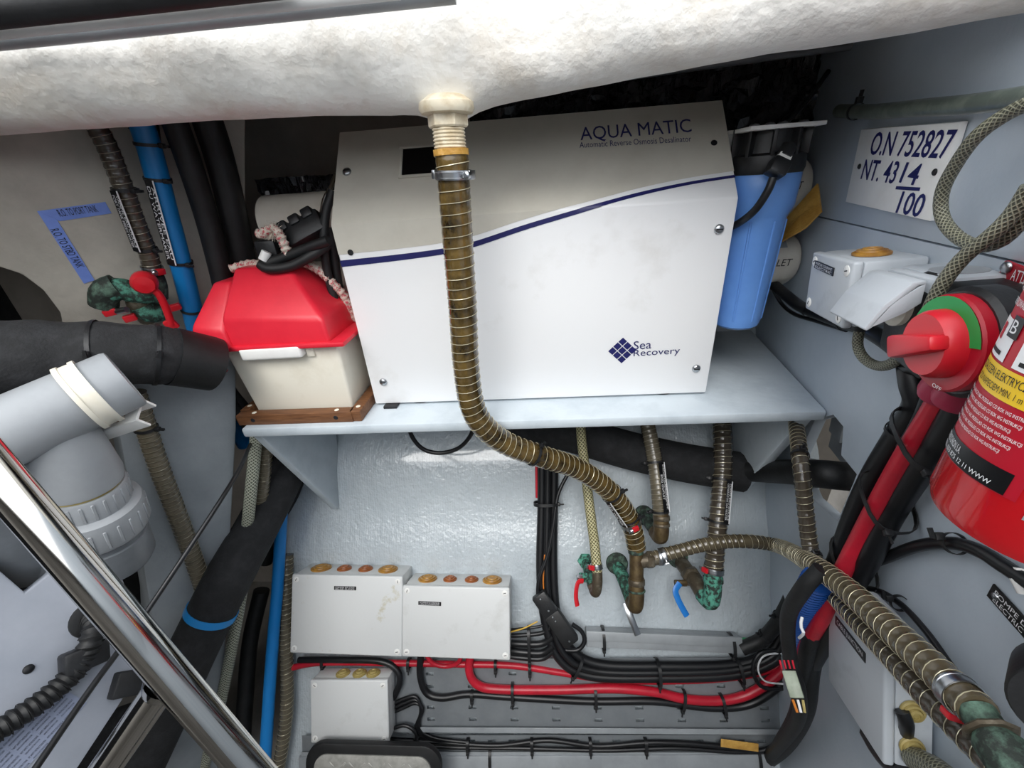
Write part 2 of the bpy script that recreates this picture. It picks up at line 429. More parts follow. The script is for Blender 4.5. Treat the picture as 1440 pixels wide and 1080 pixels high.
b = MB(); b.box((-.35, 1.24, H / 2 + .1), (2.8, .04, H + .25)); struct(b.build('wall_back_upper', 'bulkhead'), 'shadowed grey brown bulkhead behind the machinery')
b = MB(); b.box((0, 0, -.02), (5, 5, .04)); struct(b.build('floor', 'deck_dark'), 'dark bilge floor under the engine space')

# right side: two panels meeting at a seam, the lower one with a cut-out hole
wall_right = thing('wall_right', None, None, (.545, .7, 0)); struct(wall_right, 'pale blue-grey painted side panelling on the right')
pr, nr, ur, vr = PL['r']
MR = Matrix((ur, vr, nr)).transposed().to_4x4(); MR.translation = pr
MRi = MR.inverted()
def r2(px, py): q = MRi @ pt(px, py, 'r'); return (q.x, q.y)
seam = r2(1150, 305)[1]
b = MB(); b.box((.75, (seam + .69) / 2 + .0008, -.012), (2.8, .69 - seam - .0016, .026), MR, .0015); b.build('panel', 'panel_grey', wall_right)
def _h(): pass
def holed(outer, hole, z0, z1, m):
    bm = bmesh.new(); es = []
    for lp in (outer, hole):
        vv = [bm.verts.new((x, y, z1)) for x, y in lp]; es += [bm.edges.new((vv[i], vv[(i + 1) % len(vv)])) for i in range(len(vv))]
    bmesh.ops.triangle_fill(bm, use_beauty=True, edges=es)
    r = bmesh.ops.extrude_face_region(bm, geom=bm.faces[:]); bmesh.ops.translate(bm, vec=(0, 0, z0 - z1), verts=[g for g in r['geom'] if isinstance(g, bmesh.types.BMVert)])
    bmesh.ops.recalc_face_normals(bm, faces=bm.faces[:]); return MB().bm(bm, m)
hole = [r2(*q) for q in ((1146, 590), (1172, 583), (1186, 600), (1183, 640), (1205, 667), (1178, 733), (1142, 700), (1120, 650))]
holed([(-.65, seam - .0008), (-.65, -1.17), (2.15, -1.17), (2.15, seam - .0008)], hole, -.02, 0, MR).build('panel', 'panel_grey', wall_right)
# space behind the right panel and the outer hull beyond it
b = MB(); b.box((1.15, .4, H - .7), (.04, 2.6, 2.0)); struct(b.build('hull_side', 'deck_dark'), 'dark outer hull behind the right panelling')

# deck over the machinery, open hatch on the camera's side
b = MB(); m0 = Matrix.Translation((0, 0, H + .22)); bm = bmesh.new()
outer = [(-2.2, -1.6), (1.6, -1.6), (1.6, 1.7), (-2.2, 1.7)]; hatch = [(-.95, -1.1), (.62, -1.1), (.62, .5), (.3, .58), (-.1, .66), (-.95, .62)]
holed(outer, hatch, 0, .05, m0).build('ceiling', 'deck_dark'); ceil_ = bpy.data.objects['ceiling']; struct(ceil_, 'dark underside of the deck with an open hatch above the camera')
b = MB(); b.box((-.3, -1.45, H / 2 + .1), (3.8, .05, H + .24)); struct(b.build('wall_front', 'deck_dark'), 'dark bulkhead behind the camera')

# thick white deck beam along the hatch
def beam():
    ks = ypath('-900,262,.60 -500,226,.60 -160,196,.60 0,184,.60 150,174,.61 300,164,.62 450,158,.635 540,157,.64 600,152,.645 640,150,.645 690,142,.64 800,122,.62 900,101,.60 1000,83,.575 1100,64,.55 1240,44,.52 1440,8,.47 1600,-24,.43')
    # widen the beam: face rises and leans back towards the camera
    P = cr(ks, .02); b = MB(); prof = [(.10, .09), (.085, .03), (.06, .006), (.035, 0), (.012, .004), (-.004, .018), (-.012, .04), (-.016, .075), (-.02, .115), (-.03, .14), (-.036, .148), (-.03, .19), (.1, .19)]
    N = len(prof); vs = []; fs = []
    fx = pt(628, 155, .645).x
    for i, p in enumerate(P):
        t = (P[min(i + 1, len(P) - 1)] - P[max(i - 1, 0)]); t.z = 0; t.normalize(); nn = V((-t.y, t.x, 0))
        sag = .016 * math.exp(-((p.x - fx) / .035) ** 2)
        for j, (d, z) in enumerate(prof):
            wob = .003 * math.sin(p.x * 37 + j) * (1 if 2 < j < 9 else 0) + .002 * math.sin(p.x * 91 + j * 2.1) * (1 if 2 < j < 9 else 0)
            vs.append(p + nn * (d + wob) + V((0, 0, z - sag * max(0, 1 - z / .06) * (1 if d < .07 else .2))))
    for i in range(len(P) - 1):
        for j in range(N - 1): fs.append((i * N + j, (i + 1) * N + j, (i + 1) * N + j + 1, i * N + j + 1))
    b.add(vs, fs); o = b.build('deck_beam', 'beam_white', ang=60); struct(o, 'thick white fibreglass deck beam running across the top')
    return P
BP = beam()
# hatch edge strips above the beam at the upper left
def strip_run(name, label, mt, txt, a, h):
    P = cr(ypath(txt), .02); b = MB(); b.sweep(P, 1.0, 12, flat=(h, a), nrm=(0, 0, 1)); struct(b.build(name, mt), label)
strip_run('trim_1', 'bright white metal edge strip above the deck beam', 'white_plastic', '-800,128,.50 -150,54,.50 0,36,.50 200,16,.51 400,-4,.52 560,-20,.53', .008, .011)
strip_run('trim_2', 'grey metal channel along the top of the deck beam', 'lip_grey', '-800,147,.545 -150,73,.545 0,57,.545 200,37,.555 400,17,.565 640,-8,.575', .012, .008)
strip_run('trim_3', 'dark rubber hatch seal at the upper left edge', 'black_rubber', '-800,104,.47 -150,30,.47 0,13,.47 200,-8,.48 400,-30,.49', .014, .014)
strip_run('trim_4', 'thin polished bead below the grey channel', 'steel', '-800,156,.575 -150,82,.575 0,66,.575 200,46,.58 400,24,.585 640,-2,.59', .004, .004)

# left side: beige web with a curved lower edge and a grey frame below it
wall_left = thing('wall_left', None, None, (-1.0, .75, 0)); struct(wall_left, 'rough painted fibreglass framing on the left')
tri_plane('w', pt(0, 300, .72), pt(300, 300, .90), pt(120, 450, .76))
q = [pt(*c, 'w') for c in ((-900, 120), (345, 120), (345, 520), (100, 520), (84, 440), (60, 408), (30, 386), (0, 376), (-40, 366), (-260, 340), (-900, 330))]
Mw = frame('w', 100, 300); Mwi = Mw.inverted(); poly = [((Mwi @ p).x, (Mwi @ p).y) for p in q]
b = MB(); b.prism(poly[::-1], -.03, 0, Mw, .004); b.build('frame_web', 'web_beige', wall_left)
tri_plane('l', pt(330, 600, .755), pt(318, 800, .66), pt(165, 600, .62))
Ml = frame('l', 250, 700); Mli = Ml.inverted()
q = [pt(*c, 'l') for c in ((332, 480), (333, 600), (322, 800), (318, 900), (300, 1200), (225, 1200), (215, 880), (195, 760), (165, 600), (150, 500))]
poly = [((Mli @ p).x, (Mli @ p).y) for p in q]
b = MB(); b.prism(poly[::-1], -.16, 0, Ml, .006); b.build('frame_web', 'frame_grey', wall_left)
b = MB(); b.box((-1.72, .3, H - .7), (.04, 2.6, 2.0)); struct(b.build('hull_side', 'foam_and_shade_black'), 'outer hull on the left, coloured near-black as the shade of the void')  # black colour stands in for the shade of the void under the web

# ================================================================== SHELF
ZT = H - .438; ZB = ZT - .022
shelf = thing('shelf', 'wide pale painted shelf on two triangular brackets carrying the desalinator', 'shelf', (0, .9, ZT))
b = MB(); b.prism([(-.640, .700), (.543, .700), (.615, 1.19), (-.640, 1.19)], ZB, ZT, None, .005); b.build('board', 'shelf_paint', shelf)
def bracket(x0, x1, yb, zb):
    b = MB(); a = V((0, .715, ZB)); c = V((0, 1.09, ZB)); d = V((0, yb, H + zb)); e = V((0, yb + .02, H + zb))
    poly = [(.715, ZB), (1.075, ZB), (yb + .012, H + zb), (yb - .012, H + zb + .014)]
    m = Matrix(((0, 0, 1, 0), (1, 0, 0, 0), (0, 1, 0, 0), (0, 0, 0, 1)))
    b.prism(poly, x0, x1, m, .003); return b.build('bracket', 'shelf_paint', shelf)
bracket(-.637, -.617, .899, -.857); bracket(.512, .534, .874, -.79)

# ================================================================== DESALINATOR
X0, X1, YM = -.372, .345, .778; Z0 = H - .432; ZC = H - .056; S0 = ZC - Z0; SL = .204; sd = V((0, .646, .763)); sn = V((0, -.763, .646))
des = thing('desalinator', 'big white and silver desalinator cabinet standing on the shelf', 'desalinator', (0, .86, ZT))
def fold(x, s, o=0):
    if s <= S0: return V((x, YM - o, Z0 + s))
    return V((x, YM, ZC)) + sd * (s - S0) + sn * o
b = MB(); m = Matrix(((0, 0, 1, 0), (1, 0, 0, 0), (0, 1, 0, 0), (0, 0, 0, 1)))
top = fold(0, S0 + SL)
b.prism([(YM, Z0), (YM, ZC), (top.y, top.z), (.914, top.z - .006), (.905, Z0)], X0, X1, m, .004); b.build('cabinet', 'machine_white', des)
def uns(px, py):        # photo pixel -> (x, s) on the folded front
    p = pt(px, py, 'm')
    if p.z <= ZC: return p.x, p.z - Z0
    p = pt(px, py, 's'); return p.x, S0 + (p - V((p.x, YM, ZC))).length
cv = [uns(*q) for q in ((478, 371), (560, 362), (625, 353), (668, 343), (740, 319), (820, 295), (900, 273), (970, 258), (1034, 248))]
cv[0] = (X0 + .001, cv[0][1]); cv[-1] = (X1 - .001, cv[-1][1])
cs = cr([V((a, s, 0)) for a, s in cv], .006)
def band(name, mt, lo, hi, o, par):
    b = MB(); vs = []; fs = []; K = []
    for p in cs:
        t = (p.x - X0) / (X1 - X0); a = lo(p.y, t); c = hi(p.y, t)
        col = [fold(p.x, a, o)]
        col.append(fold(p.x, min(max(S0, a), c), o)); col.append(fold(p.x, c, o)); vs += col
    n = len(cs)
    for i in range(n - 1):
        for j in range(2): fs.append((i * 3 + j, i * 3 + 3 + j, i * 3 + 4 + j, i * 3 + 1 + j))
    b.add(vs, fs); return b.build(name, mt, par)
band('navy_stripe', 'navy', lambda s, t: s - .006 * (1 - .55 * t), lambda s, t: s + .006 * (1 - .55 * t), .0009, des)
band('silver_film', 'machine_silver', lambda s, t: s + .0165 - .006 * t, lambda s, t: S0 + SL - .002, .0006, des)
def mface(px, py, o=0):
    p = pt(px, py, 'm'); k = 'm' if p.z <= ZC else 's'; return frame(k, px, py, o)
for q in ((488, 242), (1011, 322), (979, 518), (539, 537)): screw(des, mface(*q, .001), .0085)
for q in ((493, 355), (1004, 201)):
    b = MB(); b.lathe([(.0055, .0), (.0055, .0012), (.0035, .0013), (.0032, .0002), (0, .0002)], mface(*q, .0006), 14); b.build('screw_hole', 'ink', des)
mw, ww, hh = rect('s', .001, (565, 209), (640, 203), (640, 244), (564, 250))
b = MB()
for c, d in (((0, hh / 2, .002), (ww + .008, .005, .004)), ((0, -hh / 2, .002), (ww + .008, .005, .004)), ((-ww / 2, 0, .002), (.005, hh, .004)), ((ww / 2, 0, .002), (.005, hh, .004))): b.box(c, d, mw, .001)
dw = b.build('display_frame', 'machine_silver', des)
b = MB(); b.box((0, 0, .0008), (ww - .003, hh - .003, .0014), mw); b.build('display_window', 'screen_black', des)
def ptext(s, k, l, r, mt, par, o, dy=0, **kw):
    a = pt(*l, k, o); c = pt(*r, k, o); n = PL[k][1]; u = (c - a); wd = u.length; u.normalize()
    m = Matrix((u, n.cross(u), n)).transposed().to_4x4(); m.translation = (a + c) / 2
    return text(s, m, wd, mt, par, **kw)
ptext('AQUA MATIC', 's', (816, 190), (972, 178), 'navy', des, .0008, height=.034)
ptext('Automatic Reverse Osmosis Desalinator', 's', (815, 204), (972, 195), 'navy', des, .0008, height=.0125)
lg = thing_ = None
ml = frame('m', 875, 493, .0008, 0)
b = MB()
for i in range(3):
    for j in range(3):
        mm = ml @ Matrix.Rotation(math.radians(45), 4, 'Z'); b.box(((i - 1) * .0138, (j - 1) * .0138, .0002), (.012, .012, .0005), mm, .0002, 1)
b.build('diamond_emblem', 'navy', des)
ptext('Sea', 'm', (891, 486), (916, 484), 'navy', des, .0008, height=.018)
ptext('Recovery', 'm', (891, 498), (956, 494), 'navy', des, .0008, height=.0185)
for q in ((587, 573), (935, 557)):
    p = onz(*q, ZT); b = MB(); b.lathe([(.026, 0), (.028, .008), (.02, .018), (.02, Z0 - ZT + .001)], Matrix.Translation((p.x, YM + .035, ZT)), 20); b.build('rubber_foot', 'black_rubber', des)
for x in (-.28, .26):
    b = MB(); b.lathe([(.026, 0), (.028, .004), (.02, .006)], Matrix.Translation((x, .875, ZT)), 20); b.build('rubber_foot', 'black_rubber', des)
b = MB(); b.box((-.335, .80, ZT + .003), (.03, .07, .006), None, .001); b.build('base_rail', 'black_plastic', des)

# ================================================================== DRAIN FITTING AND MAIN HOSE
fp = pt(628, 150, .645)
fit = thing('drain_fitting', 'ivory threaded drain fitting screwed up into the deck beam', 'pipe fitting', fp)
bot = pt(634, 216, .645); ax = (bot - fp); Lf = ax.length; mf = mframe(fp, ax, (1, 0, 0))
b = MB(); b.lathe([(.024, -.012), (.036, -.004), (.037, .003), (.034, .008), (.024, .010)], mf, 28); b.build('flange', 'thread_ivory', fit)
b = MB(); b.lathe([(.027, .009), (.027, .022), (.025, .024)], mf, 6); b.build('hex_nut', 'thread_ivory', fit)
pr = [(.0205, .02)]
z = .024
while z < Lf: pr += [(.0205, z), (.0222, z + .0013), (.0222, z + .0024), (.0205, z + .0036)]; z += .0042
b = MB(); b.lathe(pr + [(.018, z)], mf, 24); b.build('threaded_pipe', 'thread_ivory', fit)
main = hose('drain_hose', 'long amber wire-reinforced hose hanging from the deck beam past the desalinator', ypath('634,210,.645 637,240,.645 641,300,.648 646,370,.65 651,440,.653 655,510,.656 664,570,.658 683,602,.663 715,625,.68 762,642,.70 810,658,.735 850,684,.752 876,714,.757 889,742,.752 895,770,.738'),
    .0232, 'hose_amber', .0155, 'wire_bright', rib=.018, ties=(.585,), clamps=((.93, True, 1.2, True),), wr=.0006)
fr = o_fr[main]; clamp(main, fr, 8, False, .4, True)
b = MB(); b.sweep([fr[0][0] + fr[0][1] * .0, fr[2][0]], .0245, 20); b.build('end_cuff', 'kraft_tape', main)
def hose_label(ho, t0, t1, side, wdt, lines, off=.004):
    fr = o_fr[ho]; a = fr[int(t0 * (len(fr) - 1))]; c = fr[int(t1 * (len(fr) - 1))]
    pa, pc = a[0], c[0]; u = (pc - pa); mid = (pa + pc) / 2; n = (C0 - mid).normalized(); u2 = u.normalized(); n = (n - u2 * n.dot(u2)).normalized(); sidev = n.cross(u2)
    r = a[5]; n2 = (n * math.cos(side) + sidev * math.sin(side)).normalized()
    org = mid + n2 * (r + off); vv = n2.cross(u2)
    m = Matrix((u2, vv, n2)).transposed().to_4x4(); m.translation = org
    L = u.length
    s = strip(ho, m, L, wdt, lines, name='tag_strip')
    e = MB(); e.box((0, wdt / 2 - .001, .0016), (L, .002, .0012), m); e.build('edge_line', 'label_white', s)
    for f in (a, c):
        tb = MB(); fr2 = [(f[0], f[1], f[2], f[3], 0, f[5])]; tie_ring(tb, fr2, 0, grow=.0016, side=side + 1); tb.build('cable_tie', 'black_plastic', ho)
hose_label(main, .83, .915, -.75, .013, ['PORT TANK FILL', 'SEA WATER'])
# ================================================================== BEHIND AND BESIDE THE DESALINATOR
def vessel(label, z, x1, word, wp):
    o = thing('pressure_vessel', label, 'vessel', (0, .965, H + z - .06), 'white pressure vessels behind the desalinator')
    b = MB(); mm = mframe((-.603, .968, H + z), (1, 0, 0), (0, 0, 1)); L = x1 + .603; r = .056
    b.lathe([(r * .8, 0), (r, .006), (r, L - .03), (r * .98, L - .012), (r * .86, L - .002), (0, L)], mm, 32); b.build('tube', 'vessel_white', o)
    n = V((0, -.88, .47))
    def at(x, ang, e=.0006):
        q = V((x, .968 - math.cos(ang) * (r + e), H + z + math.sin(ang) * (r + e))); nn = V((0, -math.cos(ang), math.sin(ang)))
        m = Matrix((V((1, 0, 0)), nn.cross(V((1, 0, 0))), nn)).transposed().to_4x4(); m.translation = q; return m
    b = MB(); b.box((0, 0, 0), (.05, .028, .002), at(x1 - .06, .85), .001); b.build('grey_sticker', 'pvc', o)
    text(word, at(x1 - .05, .08, .0012), .052, 'ink', o, height=.014, shear=.2)
    b = MB(); b.lathe([(.016, 0), (.016, .012), (.01, .016)], at(x1 - .105, 0, -.002), 16); b.build('port_plug', 'black_plastic', o)
    return o
vessel('upper white pressure vessel with OUTLET lettering, behind the blue filter', -.056, .546, 'OUTLET', 0)
vessel('lower white pressure vessel with INLET lettering, under the brown tape', -.203, .560, 'INLET', 0)
# brown packing tape hanging off the upper vessel
mt_, tw, th = rect(.985, 0, (1104, 315), (1150, 258), (1152, 300), (1094, 341)) if False else (None, 0, 0)
q = [pt(1106, 306, 'r', .055), pt(1149, 258, 'r', .02), pt(1154, 297, 'r', .02), pt(1132, 320, 'r', .04), pt(1094, 342, 'r', .07)]
b = MB(); nn = (q[1] - q[0]).cross(q[4] - q[0]).normalized(); nn = nn if nn.y < 0 else -nn
b.add([p for p in q] + [p - nn * .004 for p in q], [(0, 1, 2, 3, 4)[::-1], (5, 6, 7, 8, 9)] + [(i, (i + 1) % 5, 5 + (i + 1) % 5, 5 + i) for i in range(5)])
tag(b.build('packing_tape', 'kraft_tape'), 'crumpled brown packing tape hanging between the two pressure vessels', 'tape')
# blue cartridge filter
fc = V((.408, .842, 0)); zt = H - .022; zb = H - .306
filt = thing('water_filter', 'blue cartridge filter housing hanging beside the desalinator', 'filter', (fc.x, fc.y, zb))
mz = Matrix.Translation((fc.x, fc.y, 0))
b = MB(); b.lathe([(.0, zb), (.034, zb), (.042, zb + .006), (.045, zb + .02), (.051, zt - .075), (.052, zt - .07), (.059, zt - .055), (.060, zt - .004), (.058, zt)], mz, 36); bw = b.build('bowl', 'blue_bowl', filt)
for a in range(8):
    t = a * math.pi / 4 + .25; p0 = V((fc.x + .0445 * math.cos(t), fc.y + .0445 * math.sin(t), zb + .02)); p1 = V((fc.x + .0508 * math.cos(t), fc.y + .0508 * math.sin(t), zt - .078))
    b = MB(); b.cyl(p0, p1, .0022, .0022, 6); b.build('rib', 'blue_bowl', bw)
b = MB(); b.lathe([(.060, zt - .002), (.062, zt + .006), (.060, zt + .026), (.050, zt + .030), (.048, zt + .05), (.048, zt + .068)], mz, 32); cp = b.build('cap', 'black_plastic', filt)
for a in range(10):
    t = a * math.pi / 5; b = MB(); b.box((.053, 0, zt + .047), (.018, .006, .044), mz @ Matrix.Rotation(t, 4, 'Z'), .001); b.build('cap_rib', 'black_plastic', cp)
b = MB(); b.box((.404, .825, zt + .066), (.115, .09, .006), None, .001); b.box((.404, .868, zt + .040), (.115, .006, .06), None, .001); br = b.build('mounting_plate', 'white_plastic', filt)
for x in (.360, .384, .404, .436): screw(filt, Matrix.Translation((x, .800, zt + .069)), .008, slot=False, name='bolt')
b = MB(); p = pt(1121, 240, .80); b.box(p, (.012, .002, .022), None, .0005); b.build('white_sticker', 'white_plastic', filt)
# cable with grey gland running in front of the filter
cg = thing('sensor_plug', 'black sensor plug with white collar in front of the blue filter', 'plug', pt(1098, 235, .79))
p0, p1 = pt(1110, 205, .77), pt(1087, 248, .755); d = p1 - p0
b = MB(); b.box((0, 0, d.length * .72), (.028, .026, d.length * .5), mframe(p0, d, (1, 0, 0)), .004); b.build('plug_body', 'black_plastic', cg)
b = MB(); b.box((0, 0, d.length * .42), (.02, .018, .011), mframe(p0, d, (1, 0, 0)), .002); b.build('collar', 'white_plastic', cg)
b = MB(); b.lathe([(.011, 0), (.012, d.length * .38)], mframe(p0, d), 14); b.build('stem', 'black_plastic', cg)
cable('sensor_cable', 'black striped cable curving from the sensor plug behind the cabinet', ypath('1087,250,.755 1080,268,.755 1062,295,.765 1040,313,.79 1018,324,.83'), .0062)
cable('power_cable', 'thin black cable dropping from the beam towards the filter plug', ypath('1165,100,.90 1140,135,.88 1118,160,.86 1100,180,.84 1106,205,.80'), .004)
cable('filter_tail_cable', 'black cables draped under the lower pressure vessel', path('r', '1085,398,.05 1105,415,.035 1128,432,.02 1180,452,.02 1215,462,.02 1262,492,.02 1290,530,.02'), .011, ties=(.3, .6))
cable('thin_tail_cable', 'thin black cable hanging below the draped vessel cables', path('r', '1086,405,.04 1100,428,.02 1118,442,.012 1150,452,.012 1190,464,.012'), .004)
# crumpled black foil insulation
def foil(label, k, corners, depth, nx, ny, amp, seed, group=None):
    rnd = random.Random(seed); q = [pt(*c, k) if len(c) == 2 else pt(*c) for c in corners]; b = MB(); vs = []; fs = []
    nn = (q[1] - q[0]).cross(q[3] - q[0]).normalized(); nn = nn if nn.dot(C0 - q[0]) > 0 else -nn
    for j in range(ny + 1):
        for i in range(nx + 1):
            u, v = i / nx, j / ny; p = q[0].lerp(q[1], u).lerp(q[3].lerp(q[2], u), v)
            e = amp if 0 < i < nx and 0 < j < ny else amp * .4
            vs.append(p + nn * (rnd.uniform(-1, 1) * e) + V((rnd.uniform(-1, 1), 0, rnd.uniform(-1, 1))) * e * .4)
    o = len(vs); W = nx + 1
    fs = [(j * W + i, (j + 1) * W + i, (j + 1) * W + i + 1, j * W + i + 1) for j in range(ny) for i in range(nx)]
    vs += [p - nn * depth for p in vs[:o]]; fs += [tuple(o + a for a in f[::-1]) for f in fs]
    rim = [i for i in range(W)] + [j * W + nx for j in range(1, ny + 1)] + [ny * W + i for i in range(nx - 1, -1, -1)] + [j * W for j in range(ny - 1, 0, -1)]
    fs += [(rim[i], rim[(i + 1) % len(rim)], o + rim[(i + 1) % len(rim)], o + rim[i]) for i in range(len(rim))]
    b.add(vs, fs); return tag(b.build('foil_insulation', 'foil_black', ang=25), label, 'insulation', group)
foil('small crumpled black foil bundle to the left of the desalinator', 1.04, [(356, 252), (462, 246), (470, 300), (380, 300)], .05, 24, 6, .013, 3)
foil('long black foil insulation sheet above the desalinator', .985, [(660, 128), (1206, 62), (1178, 186), (660, 186)], .04, 50, 10, .014, 5)
cable('roof_pipe', 'thin grey pipe running under the deck above the foil', ypath('880,108,.95 1010,90,.93 1140,72,.90 1300,52,.83'), .006, 'pvc_dark', cat='pipe')

# ================================================================== RIGHT PANEL
def sign():
    m, w_, h_ = rect('r', .006, (1218, 179), (1358, 174), (1311, 307), (1190, 285))
    o = thing('number_sign', 'white number board with dark blue official numbers on the right panel', 'sign', m.translation)
    b = MB(); b.box((0, 0, 0), (w_, h_, .008), m, .001); b.build('board', 'white_plastic', o)
    def tx(s, l, r, h, **k): ptext(s, 'r', l, r, 'navy', o, .0104, height=h, bold=.012, shear=.15, **k)
    tx('O.N 752827', (1226, 202), (1341, 203), .030); tx('NT. 43', (1213, 238), (1262, 243), .028); tx('14', (1268, 242), (1293, 246), .025); tx('100', (1263, 284), (1299, 290), .028)
    b = MB(); mm = frame('r', 1276, 265, .0104); b.box((0, 0, 0), (.05, .004, .0005), mm); b.build('fraction_bar', 'navy', o)
    for q in ((1209, 234), (1315, 242)): screw(o, frame('r', *q, .0102), .004, 'ink', False)
sign()
def grommet(parent, m, r, mt):
    b = MB(); b.lathe([(r, 0), (r, .003), (r * .9, .0045), (r * .82, .0035), (r * .78, .0065), (r * .62, .007), (r * .55, .0055), (r * .5, .009), (r * .3, .0095), (r * .26, .008), (0, .008)], m, 24, cap=False)
    return b.build('grommet', mt, parent)
def jbox(label, k, off, corners, depth, lidm='box_lid', bodym='box_grey', screws=True, group='grey junction boxes'):
    m, w_, h_ = rect(k, off, *corners)
    o = thing('junction_box', label, 'junction box', m @ V((0, 0, -depth)), group)
    b = MB(); b.box((0, 0, -depth / 2 - .006), (w_ * .985, h_ * .985, depth - .012), m, .005); b.build('body', bodym, o)
    b = MB(); b.box((0, 0, -.006), (w_, h_, .013), m, .004, 3); b.build('lid', lidm, o)
    if screws:
        for sx in (-1, 1):
            for sy in (-1, 1):
                q = m @ Matrix.Translation((sx * (w_ / 2 - .013), sy * (h_ / 2 - .013), .0002))
                b = MB(); b.lathe([(.0075, 0), (.0075, .001), (.006, .0016), (0, .0016)], q, 14); s = b.build('lid_screw', 'white_plastic', o)
                b = MB(); b.box((0, 0, .0017), (.007, .0015, .0004), q @ Matrix.Rotation(random.uniform(0, 3), 4, 'Z')); b.build('slot', 'ink', s)
    return o, m, w_, h_
RXm = Matrix.Rotation(-math.pi / 2, 4, 'X'); RYm = Matrix.Rotation(math.pi / 2, 4, 'Y')
j, m, w_, h_ = jbox('small grey junction box beside the socket on the right panel', 'r', .085, ((1150, 356), (1206, 374), (1180, 457), (1126, 430)), .083, 'box_blue', 'box_blue')
grommet(j, m @ Matrix.Translation((w_ * .1, h_ / 2, -.042)) @ RXm, .022, 'amber'); grommet(j, m @ Matrix.Translation((w_ / 2, -h_ * .05, -.042)) @ RYm, .022, 'cream_rubber')
strip(j, m @ Matrix.Translation((-w_ * .12, h_ * .3, .0008)) @ Matrix.Rotation(math.radians(-3), 4, 'Z'), w_ * .5, h_ * .13, ['PRISE DE COURANT', 'ELECTRIC'])
# socket outlet with a raised flap
m, w_, h_ = rect('r', .07, ((1246, 382)), (1320, 402), (1275, 466), (1215, 440))
so = thing('socket_outlet', 'grey wall socket with raised flap lid on the right panel', 'socket', m @ V((0, 0, -.07)))
b = MB(); b.box((0, 0, -.046), (w_, h_, .05), m, .004); b.build('body', 'box_blue', so)
b = MB(); b.box((0, 0, -.014), (w_ * .96, h_ * .96, .016), m, .004); b.build('face', 'box_blue', so)
b = MB(); hx = Matrix(((0, 0, 1, 0), (1, 0, 0, 0), (0, 1, 0, 0), (0, 0, 0, 1)))
b.prism([(h_ * .48, 0), (h_ * .46, .012), (h_ * .1, .034), (-h_ * .3, .048), (-h_ * .34, .045), (-h_ * .28, .040), (h_ * .08, .026), (h_ * .40, .006), (h_ * .40, 0)], -w_ * .47, w_ * .47, m @ hx, .0015)
b.prism([(h_ * .44, 0), (h_ * .1, .03), (-h_ * .30, .044), (-h_ * .05, .012), (h_ * .1, 0)], w_ * .42, w_ * .47, m @ hx, .001); b.build('flap', 'box_blue', so)
b = MB(); mm = m @ Matrix.Translation((0, -h_ * .05, 0)); b.lathe([(.026, -.008), (.026, .002), (.022, .005), (0, .005)], mm, 24); b.build('socket_face', 'ivory', so)
b = MB(); b.lathe([(.024, 0), (.024, .001), (.018, .0015), (0, .0015)], m @ Matrix.Translation((w_ * .1, h_ / 2, -.046)) @ RXm, 20); b.build('knockout', 'pvc', so)
b = MB(); b.sweep(cr(path('r', '1216,440,.055 1212,450,.052 1210,462,.05'), .004), .0105, 12); b.build('plug_sleeve', 'black_rubber', so)
hose('braided_hose', 'olive braided hose looping from the socket up past the battery switch', path('r', '1210,458,.05 1206,485,.05 1216,505,.05 1238,515,.05 1262,506,.055 1285,478,.06 1305,440,.065 1325,400,.065 1355,362,.06 1395,330,.055 1425,300,.05 1450,262,.05'), .0066, 'braid_grey')
hose('braided_loop', 'olive braided hose loop hanging over the right edge of the number board', path('r', '1470,136,.05 1420,158,.05 1375,190,.055 1345,230,.05 1325,270,.045 1325,305,.04 1345,332,.04 1375,346,.04 1405,340,.04 1430,318,.04 1470,268,.04'), .0062, 'braid_grey')
hose('green_hose', 'grey green hose running along the top of the right panel', path('r', '1180,156,.02 1230,157,.02 1290,152,.02 1370,146,.02 1500,128,.02'), .0095, 'hose_green', ties=(.14,))
# attention sign
m, w_, h_ = rect('r', .004, (1415, 372), (1500, 392), (1480, 470), (1392, 414))
sg = thing('warning_sign', 'dark red engine warning plate with white capitals above the extinguisher', 'sign', m.translation)
b = MB(); b.box((0, 0, 0), (w_, h_, .004), m, .0005, 1); b.build('plate', 'red_sign', sg)
ptext('ATTENTION', 'r', (1423, 386), (1478, 400), 'white_film', sg, .0066, height=.011)
ptext('C/C OFF', 'r', (1430, 403), (1472, 415), 'white_film', sg, .0066, height=.011)
ptext('ENG. BAY', 'r', (1422, 408), (1462, 421), 'white_film', sg, .0066, height=.011)
for q in (1402, 1411):
    mm = frame('r', q, 413 + (q - 1402) * .3, .0066, 0); b = MB()
    for c, d in (((0, .006, 0), (.013, .001, .0003)), ((0, -.006, 0), (.013, .001, .0003)), ((.006, 0, 0), (.001, .013, .0003)), ((-.006, 0, 0), (.001, .013, .0003))): b.box(c, d, mm)
    b.build('pictogram', 'white_film', sg)
screw(sg, frame('r', 1416, 376, .0065), .006, slot=False)
